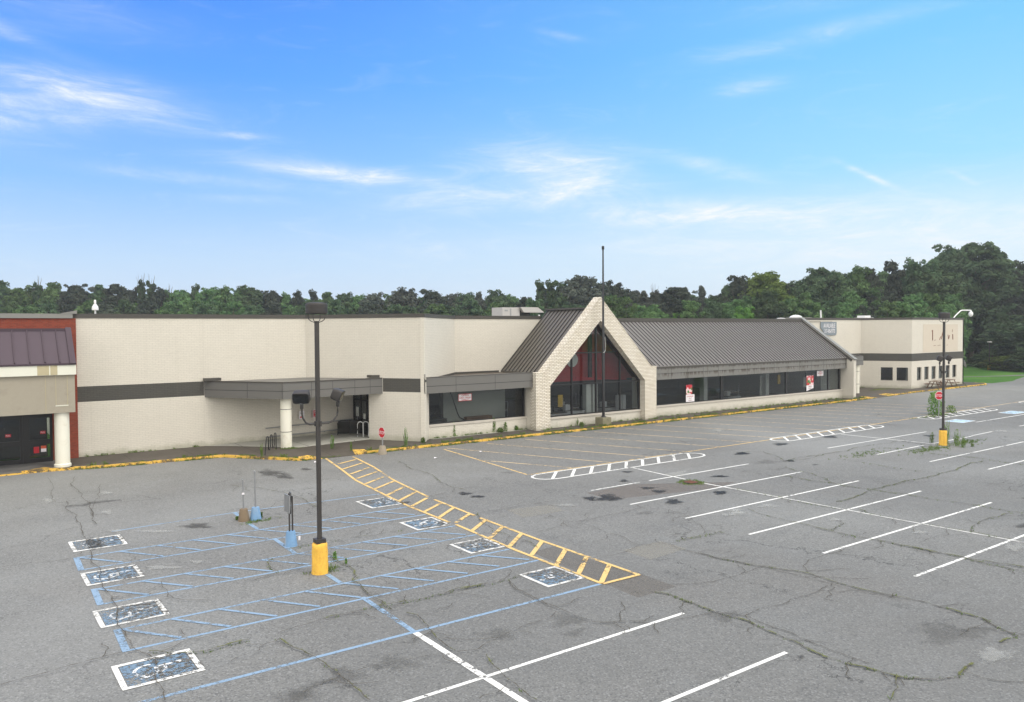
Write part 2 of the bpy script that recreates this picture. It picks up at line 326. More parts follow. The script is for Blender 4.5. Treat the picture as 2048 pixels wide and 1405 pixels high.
# fruit poster
mt, t, o = newmat('fruit_print'); uv = t.n('ShaderNodeTexCoord').outputs['UV']
v = t.n('ShaderNodeTexVoronoi'); t.l(uv, v.inputs['Vector']); v.inputs['Scale'].default_value = 5.5
sp = t.n('ShaderNodeSeparateColor'); t.l(v.outputs['Color'], sp.inputs[0])
pbsdf(t, o, t.ramp(sp.outputs[0], [(0, lin(196, 40, 54)), (.3, lin(214, 74, 88)), (.5, lin(236, 206, 208)), (.8, lin(70, 130, 60)), (1, lin(200, 30, 50))], 'CONSTANT'), .5)

# ---------------------------------------------------------------- mesh helpers
class MB:
    def __init__(s): s.v = []; s.f = []; s.a = []
    def quad(s, *p):
        n = len(s.v); s.v += [tuple(q) for q in p]; s.f.append(tuple(range(n, n+len(p)))); return s
    def box(s, x0, x1, y0, y1, z0, z1):
        n = len(s.v); s.v += [(x, y, z) for z in (z0, z1) for x, y in ((x0, y0), (x1, y0), (x1, y1), (x0, y1))]
        s.f += [(n+a, n+b, n+c, n+d) for a, b, c, d in ((3, 2, 1, 0), (4, 5, 6, 7), (0, 1, 5, 4), (1, 2, 6, 5), (2, 3, 7, 6), (3, 0, 4, 7))]; return s
    def obox(s, c, ax, ay, az, hx, hy, hz):
        c = Vector(c); n = len(s.v)
        for dz in (-1, 1):
            for dx, dy in ((-1, -1), (1, -1), (1, 1), (-1, 1)): s.v.append(tuple(c + Vector(ax)*hx*dx + Vector(ay)*hy*dy + Vector(az)*hz*dz))
        s.f += [(n+a, n+b, n+c_, n+d) for a, b, c_, d in ((3, 2, 1, 0), (4, 5, 6, 7), (0, 1, 5, 4), (1, 2, 6, 5), (2, 3, 7, 6), (3, 0, 4, 7))]; return s
    def prism(s, poly, z0, z1):          # plan polygon, counter-clockwise
        n = len(s.v); k = len(poly); zz = (lambda z, i: z[i] if hasattr(z, '__len__') else z)
        s.v += [(p[0], p[1], zz(z0, i)) for i, p in enumerate(poly)] + [(p[0], p[1], zz(z1, i)) for i, p in enumerate(poly)]
        s.f.append(tuple(n+i for i in reversed(range(k)))); s.f.append(tuple(n+k+i for i in range(k)))
        s.f += [(n+i, n+(i+1) % k, n+k+(i+1) % k, n+k+i) for i in range(k)]; return s
    def profile(s, poly, o, ax, ay, d, depth):   # polygon in plane (ax, ay) pushed along d
        o, ax, ay, d = map(Vector, (o, ax, ay, d)); n = len(s.v); k = len(poly)
        for h in (0, depth): s.v += [tuple(o + ax*p[0] + ay*p[1] + d*h) for p in poly]
        s.f.append(tuple(n+i for i in range(k))); s.f.append(tuple(n+k+i for i in reversed(range(k))))
        s.f += [(n+i, n+k+i, n+k+(i+1) % k, n+(i+1) % k) for i in range(k)]; return s
    def wall(s, a, b, z0, z1, th=.25, out=0):    # a->b with the outside on the right hand; 'out' stands it proud
        a, b = Vector((a[0], a[1])), Vector((b[0], b[1])); d = (b-a).normalized(); nr = Vector((d.y, -d.x))
        a, b = a + nr*out, b + nr*out
        return s.prism([tuple(a), tuple(b), tuple(b - nr*th), tuple(a - nr*th)], z0, z1)
    def tube(s, path, r, n=8, caps=True):
        path = [Vector(p) for p in path]; rs = r if hasattr(r, '__len__') else [r]*len(path); b0 = len(s.v)
        for i, p in enumerate(path):
            d = (path[min(i+1, len(path)-1)] - path[max(i-1, 0)]).normalized()
            u = d.cross(Vector((0, 0, 1)));
            if u.length < .05: u = d.cross(Vector((1, 0, 0)))
            u.normalize(); v = d.cross(u)
            for k in range(n):
                a = 2*math.pi*k/n; s.v.append(tuple(p + (u*math.cos(a) + v*math.sin(a))*rs[i]))
        for i in range(len(path)-1):
            for k in range(n): s.f.append((b0+i*n+k, b0+i*n+(k+1) % n, b0+(i+1)*n+(k+1) % n, b0+(i+1)*n+k))
        if caps: s.f.append(tuple(b0+k for k in reversed(range(n)))); s.f.append(tuple(b0+(len(path)-1)*n+k for k in range(n)))
        return s
    def lathe(s, c, prof, n=24):         # profile of (radius, z)
        b0 = len(s.v)
        for r, z in prof:
            for k in range(n): a = 2*math.pi*k/n; s.v.append((c[0]+r*math.cos(a), c[1]+r*math.sin(a), c[2]+z))
        for i in range(len(prof)-1):
            for k in range(n): s.f.append((b0+i*n+k, b0+i*n+(k+1) % n, b0+(i+1)*n+(k+1) % n, b0+(i+1)*n+k))
        s.f.append(tuple(b0+k for k in reversed(range(n)))); s.f.append(tuple(b0+(len(prof)-1)*n+k for k in range(n))); return s
    def strip(s, pts, wd, z):            # painted line on the ground
        for (x0, y0), (x1, y1) in zip(pts, pts[1:]):
            dx, dy = x1-x0, y1-y0; L = math.hypot(dx, dy)
            if L < 1e-4: continue
            px, py = -dy/L*wd/2, dx/L*wd/2
            s.quad((x0-px, y0-py, z), (x1-px, y1-py, z), (x1+px, y1+py, z), (x0+px, y0+py, z))
        return s
    def ribbon(s, pts, wd, z):           # one mitred ribbon, no overlaps
        n0 = len(s.v); P = [Vector(p[:2]) for p in pts]
        for i, p in enumerate(P):
            d = (P[min(i+1, len(P)-1)] - P[max(i-1, 0)]); d.normalize(); nr = Vector((-d.y, d.x))*(wd[i] if hasattr(wd, '__len__') else wd)/2
            s.v += [(p.x-nr.x, p.y-nr.y, z), (p.x+nr.x, p.y+nr.y, z)]
        for i in range(len(P)-1): s.f.append((n0+2*i, n0+2*i+2, n0+2*i+3, n0+2*i+1))
        return s
    def build(s, name, mat, parent=None, smooth=False, flip=False):
        me = bpy.data.meshes.new(name); me.from_pydata(s.v, [], s.f); me.update()
        bm = bmesh.new(); bm.from_mesh(me)
        if not flip: bmesh.ops.recalc_face_normals(bm, faces=bm.faces)
        bm.to_mesh(me); bm.free()
        uv = me.uv_layers.new(name='UVMap'); vs = me.vertices
        for p in me.polygons:
            n = p.normal
            if abs(n.z) > .75: fn = lambda q: (q.x, q.y)
            else:
                tg = Vector((-n.y, n.x, 0)).normalized(); fn = lambda q, tg=tg: (q.dot(tg), q.z)
            for li in p.loop_indices: uv.data[li].uv = fn(vs[me.loops[li].vertex_index].co)
            if smooth: p.use_smooth = True
        me.materials.append(MATS[mat]); ob = bpy.data.objects.new(name, me); C.objects.link(ob)
        if smooth and smooth != 'all': me.set_sharp_from_angle(angle=math.radians(40))
        if parent is not None: par(ob, parent)
        return ob
def par(ob, parent):
    ob.parent = parent; ob.matrix_parent_inverse = ROOTM[parent.name].inverted() if parent.name in ROOTM else Matrix.Identity(4)
    if parent.name not in ROOTM and parent.parent is None and parent.type == 'EMPTY': pass
    ROOTM.setdefault(ob.name, Matrix.Identity(4))
ROOTM = {}
def thing(name, label, cat, loc=(0, 0, 0), group=None):
    o = bpy.data.objects.new(name, None); C.objects.link(o); o.location = loc; o.empty_display_size = .3
    o['label'] = label; o['category'] = cat; ROOTM[o.name] = Matrix.Translation(Vector(loc))
    if group: o['group'] = group
    return o
def tag(o, label, cat, group=None, kind=None):
    if label: o['label'] = label
    if cat: o['category'] = cat
    if group: o['group'] = group
    if kind: o['kind'] = kind
    return o
def struct(o): o['kind'] = 'structure'; return o
def text(name, body, size, mat, origin, xdir, zdir=(0, 0, 1), parent=None, align='CENTER', sx=1.0, extr=.002):
    cu = bpy.data.curves.new(name, 'FONT'); cu.body = body; cu.size = size; cu.align_x = align; cu.extrude = extr
    tmp = bpy.data.objects.new('tmp', cu); C.objects.link(tmp); bpy.context.view_layer.update()
    me = bpy.data.meshes.new_from_object(tmp.evaluated_get(bpy.context.evaluated_depsgraph_get())); bpy.data.objects.remove(tmp)
    xd, zd = Vector(xdir).normalized(), Vector(zdir).normalized(); yd = xd.cross(zd)
    M = Matrix((xd*sx, zd, -yd)).transposed().to_4x4(); M.translation = Vector(origin); me.transform(M)
    me.materials.clear(); me.materials.append(MATS[mat]); ob = bpy.data.objects.new(name, me); C.objects.link(ob)
    if parent is not None: par(ob, parent)
    return ob
def copy_thing(root, loc, rz=0, scl=(1, 1, 1)):
    r = root.copy(); C.objects.link(r); r.location = loc; r.rotation_euler = (0, 0, rz); r.scale = scl
    def rec(src, dst):
        for ch in list(src.children):
            c = ch.copy(); C.objects.link(c); c.parent = dst; rec(ch, c)
    rec(root, r); return r

CRACKS=[[1.5,1,[[14.71,14.19],[14.94,13.76],[14.89,12.82],[14.87,12.23],[15.01,11.61],[14.92,10.97],[14.86,10.27],[14.75,9.73],[14.66,9.14],[14.85,8.44],[14.93,7.97],[15.02,7.69],[15.42,7.33],[15.87,7.11],[16.35,7.21],[16.79,7.24]]],[1,0,[[14.92,12.27],[15.26,11.68],[15.19,10.77],[15.13,9.93],[15.08,9.03],[15.11,8.5]]],[1.6,0.5,[[18.31,16.35],[18.43,15.16],[18.62,14.26],[18.85,13.72],[19.07,13.19],[19.29,12.68],[19.26,12.02],[19.22,11.11],[19.4,10.37],[19.58,9.67],[19.6,8.94],[19.55,8.22],[19.06,7.28],[18.36,7.38]]],[1,0,[[18.76,13.66],[18.94,12.77],[19.03,11.76],[19.1,10.76],[19.31,10.06]]],[1,0,[[15.48,14.33],[16.21,13.89],[17.08,13.77],[18.15,13.76],[18.93,13.78]]],[1,0,[[15.26,11.68],[16.12,11.73],[16.62,11.61],[17.41,11.68],[18.14,11.62],[18.79,11.73]]],[1,0,[[19.37,12.73],[19.78,13.13],[20.45,13.38],[21.32,13.38],[22.27,13.35]]],[1.5,0.6,[[24.09,13.3],[24.08,12.56],[24.16,11.64],[24.35,10.83],[24.18,10.18],[24.27,9.15]]],[0.8,0,[[12.18,13.41],[12.81,13.02],[13.22,12.56],[14.05,12.42],[14.79,12.29]]],[1,0.2,[[15.08,7.92],[14.5,7.58],[13.85,7.39]]],[0.8,0,[[18.1,8.07],[19.21,8.07],[19.64,8.07]]],[1.2,1,[[28.11,17.21],[29.87,17.32],[32.88,17.62],[34.9,17.62],[36.87,17.52],[39.83,17.81],[42.57,17.97]]],[1.2,1,[[31.09,21.99],[31.17,20.97],[31.37,19.44],[31.34,18.17],[31.47,16.86],[31.59,15.62],[31.7,14.46],[31.86,13.49],[31.68,12.48],[31.86,12.04]]],[1,0.8,[[33.34,23.13],[32.77,22.22],[32.59,21.08],[32.01,20.08],[31.37,19.44]]],[1,0.8,[[26.96,21.34],[27.11,20.41],[27.06,18.92],[26.96,17.57],[27.22,16.22]]],[1,0.8,[[27.66,16.04],[27.33,15.35],[27.35,13.58],[27.43,12.71],[27.56,11.95],[27.6,10.82]]],[1,0.7,[[27.46,11.91],[28.68,12.29],[29.6,12.42],[30.45,12.36],[31.46,12.34]]],[0.9,0,[[18.43,15.77],[18.42,15.16],[18.72,14.25],[19.05,13.52]]],[1.2,0.3,[[24.37,18.55],[24.03,17.26],[24.0,16.26],[23.94,15.36],[24.0,14.92],[25.41,15.19]]],[1.5,0.5,[[23.94,15.36],[23.96,14.44],[24.06,13.51],[24.12,12.66],[24.23,11.59],[24.3,10.62],[24.66,9.3]]],[1.1,0.9,[[42.65,23.61],[43.33,22.33],[42.77,20.34],[43.28,18.97],[43.01,17.34],[42.92,16.24]]],[0.8,0.3,[[37.47,22.87],[37.41,21.7],[37.11,19.12],[37.63,17.17]]],[0.8,0,[[36.45,17.12],[36.54,15.67],[36.67,13.87]]],[1.3,0.1,[[34.82,27.25],[36.42,26.69],[34.52,23.95],[35.74,24.23],[38.41,24.09],[41.82,24.26],[45.96,24.16]]],[0.8,0,[[24.81,12.36],[26.15,12.41],[27.06,11.83]]],[1,0.1,[[34.26,24.15],[35.57,23.74],[37.67,24.0],[39.82,24.02]]],[1,0,[[15.93,24.19],[16.76,24.14],[17.86,24.22],[18.64,24.11],[19.29,24.1]]],[1,0,[[17.83,22.45],[17.7,21.44],[17.83,20.95],[18.45,20.87],[19.35,21.0],[20.35,20.96],[21.51,21.12]]],[0.9,0,[[17.84,20.81],[17.96,20.08],[17.77,19.14],[17.84,18.51],[17.57,17.84],[17.65,17.46]]],[0.8,0,[[17.67,21.33],[17.13,20.84],[16.6,20.74],[16.0,20.71]]],[1,0.1,[[15.88,24.22],[15.24,23.05],[14.93,21.77],[14.98,20.57],[15.01,19.89],[14.82,19.19]]],[0.8,0,[[15.65,17.38],[16.68,17.18],[17.61,17.49]]],[1,1,[[10.46,17.31],[11.14,17.3],[11.81,17.24],[12.41,17.25],[12.75,17.31]]],[1,0,[[12.2,17.1],[12.01,16.64],[11.95,15.98],[11.93,15.45],[11.9,14.83]]],[0.8,0,[[21.91,20.21],[21.52,18.8],[21.01,17.89],[20.33,17.19]]],[1,0.9,[[18.82,17.11],[19.46,17.06],[20.23,17.04],[20.91,16.99]]],[0.8,0,[[17.65,17.46],[18.48,17.04],[18.2,16.13],[18.34,15.17],[18.72,14.16]]],[1.2,0.2,[[18.82,36.12],[18.32,34.03],[18.37,32.63],[18.21,31.46],[17.73,30.03],[17.57,28.84],[17.78,27.97]]],[1,0.1,[[9.97,35.24],[10.55,34.24],[11.21,32.67],[11.47,31.45],[11.54,30.27],[11.4,29.32],[11.43,28.86]]],[0.8,0.2,[[9.9,23.88],[10.5,23.83],[11.54,23.67],[12.56,23.67]]],[1.3,0.5,[[9.27,22.46],[9.22,21.63],[9.28,21.09],[9.22,20.5],[9.07,20.02],[8.8,19.71],[8.85,19.32],[8.73,18.74],[8.69,18.25],[8.73,17.72],[8.66,17.07]]],[0.9,0.3,[[7.76,23.07],[7.48,22.78],[7.39,22.2],[7.45,21.69]]],[1,0.6,[[9.14,28.43],[9.54,28.13],[10.01,28.03]]],[1.2,0.8,[[8.48,23.79],[8.77,23.76],[9.09,23.9],[9.32,23.92]]],[1,0.8,[[7.1,17.51],[7.79,17.5],[8.52,17.52],[9.2,17.37],[9.95,17.31],[10.83,17.42],[11.72,17.3]]],[0.8,0,[[6.39,21.45],[7.18,21.59],[7.88,21.36],[8.26,20.92]]],[1.6,0,[[15.93,27.86],[16.33,27.89],[16.77,27.98]]],[1.4,0,[[15.67,27.42],[16.11,27.3],[16.6,27.25]]],[1.2,0,[[0.66,17.97],[1.11,18.07],[1.74,18.16],[2.4,18.21],[3.02,18.2],[3.12,18.18]]],[1,0.9,[[3.33,17.96],[3.84,17.47],[4.33,17.22],[4.72,17.28],[5.27,17.3]]],[1.3,0,[[3.71,36.01],[3.74,32.95],[3.57,30.18],[3.45,27.55],[3.38,24.88],[3.24,22.71],[3.16,20.84],[3.09,19.24],[3.07,18.39]]],[1.3,0,[[4.66,41.78],[4.41,38.12],[4.36,35.52],[4.18,32.27],[4.13,30.99]]],[0.9,0,[[5.35,38.86],[4.91,35.94],[4.6,34.92],[4.18,32.27]]],[1.1,0,[[3.07,18.39],[3.29,17.77],[3.25,16.83],[3.16,16.21],[3.11,15.38]]],[0.8,0,[[1.06,27.05],[1.73,26.98],[2.63,26.75],[3.34,26.67]]],[0.8,0,[[4.58,22.79],[4.53,21.92],[4.41,21.33]]],[0.8,0,[[3.61,42.31],[3.47,38.84],[3.32,35.9],[3.73,35.59]]],[0.8,0,[[4.17,18.96],[4.17,18.43]]],[1.2,0.5,[[5.83,16.95],[5.88,16.42],[6.0,15.98],[6.08,15.58],[6.13,15.11],[6.17,14.65],[6.15,14.26],[6.17,13.87],[6.18,13.49],[6.18,13.1]]],[1.1,0,[[5.3,14.14],[5.52,14.25],[5.79,14.29],[6.07,14.33]]],[1.2,0.1,[[8.82,16.63],[8.97,16.37],[8.87,15.87],[8.7,15.19],[8.63,14.61],[8.6,14.04]]],[0.9,0,[[8.61,13.98],[9.06,13.82],[9.7,14.06],[10.62,14.29],[11.05,14.31],[11.47,14.35],[11.8,14.55]]],[1,0,[[12.22,17.09],[12.03,16.5],[11.96,15.69],[11.93,15.07],[11.98,14.56],[11.99,13.97],[12.07,13.48],[12.64,13.12],[13.14,12.74]]],[1,0.4,[[9.03,13.49],[8.87,13.06],[8.76,12.52],[8.68,11.81],[8.65,11.26]]],[0.8,0,[[7.55,14.26],[7.94,14.19],[8.38,14.03]]],[0.8,0,[[5.95,17.31],[6.49,17.38],[7.32,17.46],[7.96,17.42],[8.45,17.44]]],[0.9,1,[[8.45,17.44],[8.96,17.45],[9.24,17.4]]]]
STAINS=[[17.37,27.48,0.23,-0.18,-0.15,-0.24,0.8],[17.49,26.67,0.24,-0.18,-0.12,-0.19,0.8],[20.91,23.6,0.23,-0.18,-0.25,-0.28,0.8],[21.55,23.21,0.4,-0.31,-0.44,-0.47,0.8],[24.13,22.84,0.25,-0.19,-0.24,-0.22,0.8],[24.2,23.62,0.25,-0.19,-0.18,-0.17,0.8],[23.11,21.17,0.28,-0.22,-0.35,-0.32,0.8],[26.22,26.86,0.25,-0.19,-0.13,-0.14,0.8],[24.53,25.4,0.16,-0.12,-0.21,-0.22,0.8],[25.89,21.12,0.22,-0.17,-0.3,-0.24,0.8],[28.73,23.47,0.27,-0.21,-0.17,-0.14,0.8],[34.92,26.99,0.28,-0.22,-0.36,-0.28,0.8],[39.54,27.76,0.38,-0.3,-0.42,-0.3,0.75],[44.53,27.73,0.38,-0.3,-0.44,-0.28,0.75],[35.03,26.94,0.27,-0.21,-0.31,-0.24,0.75],[28.82,23.4,0.23,-0.18,-0.18,-0.15,0.75],[25.92,21.13,0.23,-0.18,-0.27,-0.22,0.75],[34.99,24.0,0.19,-0.15,-0.29,-0.2,0.75],[49.81,24.18,0.3,-0.24,-0.36,-0.17,0.75],[3.7,28.26,0.28,-0.21,-0.12,-0.88,0.6],[6.97,28.66,0.51,-0.39,-0.13,-0.52,0.6],[7.33,14.32,0.45,-0.34,-0.22,-0.42,0.3],[9.87,14.31,0.42,-0.32,-0.23,-0.33,0.3],[11.74,14.01,0.41,-0.31,-0.32,-0.38,0.3],[6.22,14.41,0.35,-0.26,-0.19,-0.44,0.3],[5.16,14.06,0.33,-0.24,-0.1,-0.27,0.3],[12.45,37.21,0.57,-0.44,-0.35,-1.03,0.5],[12.67,35.96,0.46,-0.35,-0.29,-0.82,0.5],[14.15,37.04,0.27,-0.21,-0.14,-0.36,0.5],[14.59,27.47,0.21,-0.16,-0.11,-0.21,0.5],[14.28,9.52,0.1,-0.07,-0.11,-0.07,0.4],[18.13,8.27,0.92,-0.69,-0.71,-0.33,0.15],[14.86,11.98,0.47,-0.35,-0.32,-0.25,0.15]]
PALE=[[25.4,18.42,0.36,-0.28,-0.33,-0.24],[25.51,15.68,0.22,-0.17,-0.27,-0.17],[26.13,12.99,0.25,-0.19,-0.28,-0.14],[23.85,18.63,0.23,-0.18,-0.41,-0.32],[22.99,18.41,0.18,-0.14,-0.19,-0.15],[17.56,7.17,0.41,-0.31,-0.54,-0.22],[26.64,10.33,0.3,-0.23,-0.73,-0.28],[3.14,36.66,0.3,-0.23,-0.06,-0.69],[5.27,36.86,0.28,-0.21,-0.08,-0.56],[4.75,32.89,0.22,-0.17,-0.08,-0.52],[4.49,29.63,0.3,-0.23,-0.05,-0.32],[4.87,24.18,0.5,-0.38,-0.05,-0.25],[5.85,24.13,0.22,-0.16,-0.06,-0.22],[5.57,28.72,0.74,-0.57,-0.04,-0.2],[19.3,23.28,0.54,-0.42,-0.19,-0.23],[41.51,33.98,0.38,-0.3,-0.81,-0.66],[23.49,18.41,0.39,-0.29,-0.46,-0.36]]
PATCHES=[["brown", [[3.69, 41.97], [4.73, 42.01], [4.36, 35.52], [3.38, 35.86]]], ["pale", [[17.07, 24.05], [18.97, 23.69], [18.75, 22.62], [16.86, 22.69]]], ["pale", [[16.81, 17.48], [18.53, 17.48], [18.52, 16.39], [16.79, 16.25]]], ["brown", [[14.21, 15.43], [15.6, 15.49], [15.56, 14.12], [14.13, 14.14]]], ["brown", [[14.43, 18.98], [15.34, 19.1], [15.44, 15.45], [14.2, 15.56]]], ["warm", [[21.5, 24.49], [24.35, 24.62], [28.31, 22.19], [26.4, 21.85], [21.46, 22.94]]], ["dark", [[1.76, 42.76], [3.51, 42.78], [3.45, 37.94], [1.52, 37.29]]]]
MANHOLE=[26.61, 23.29]
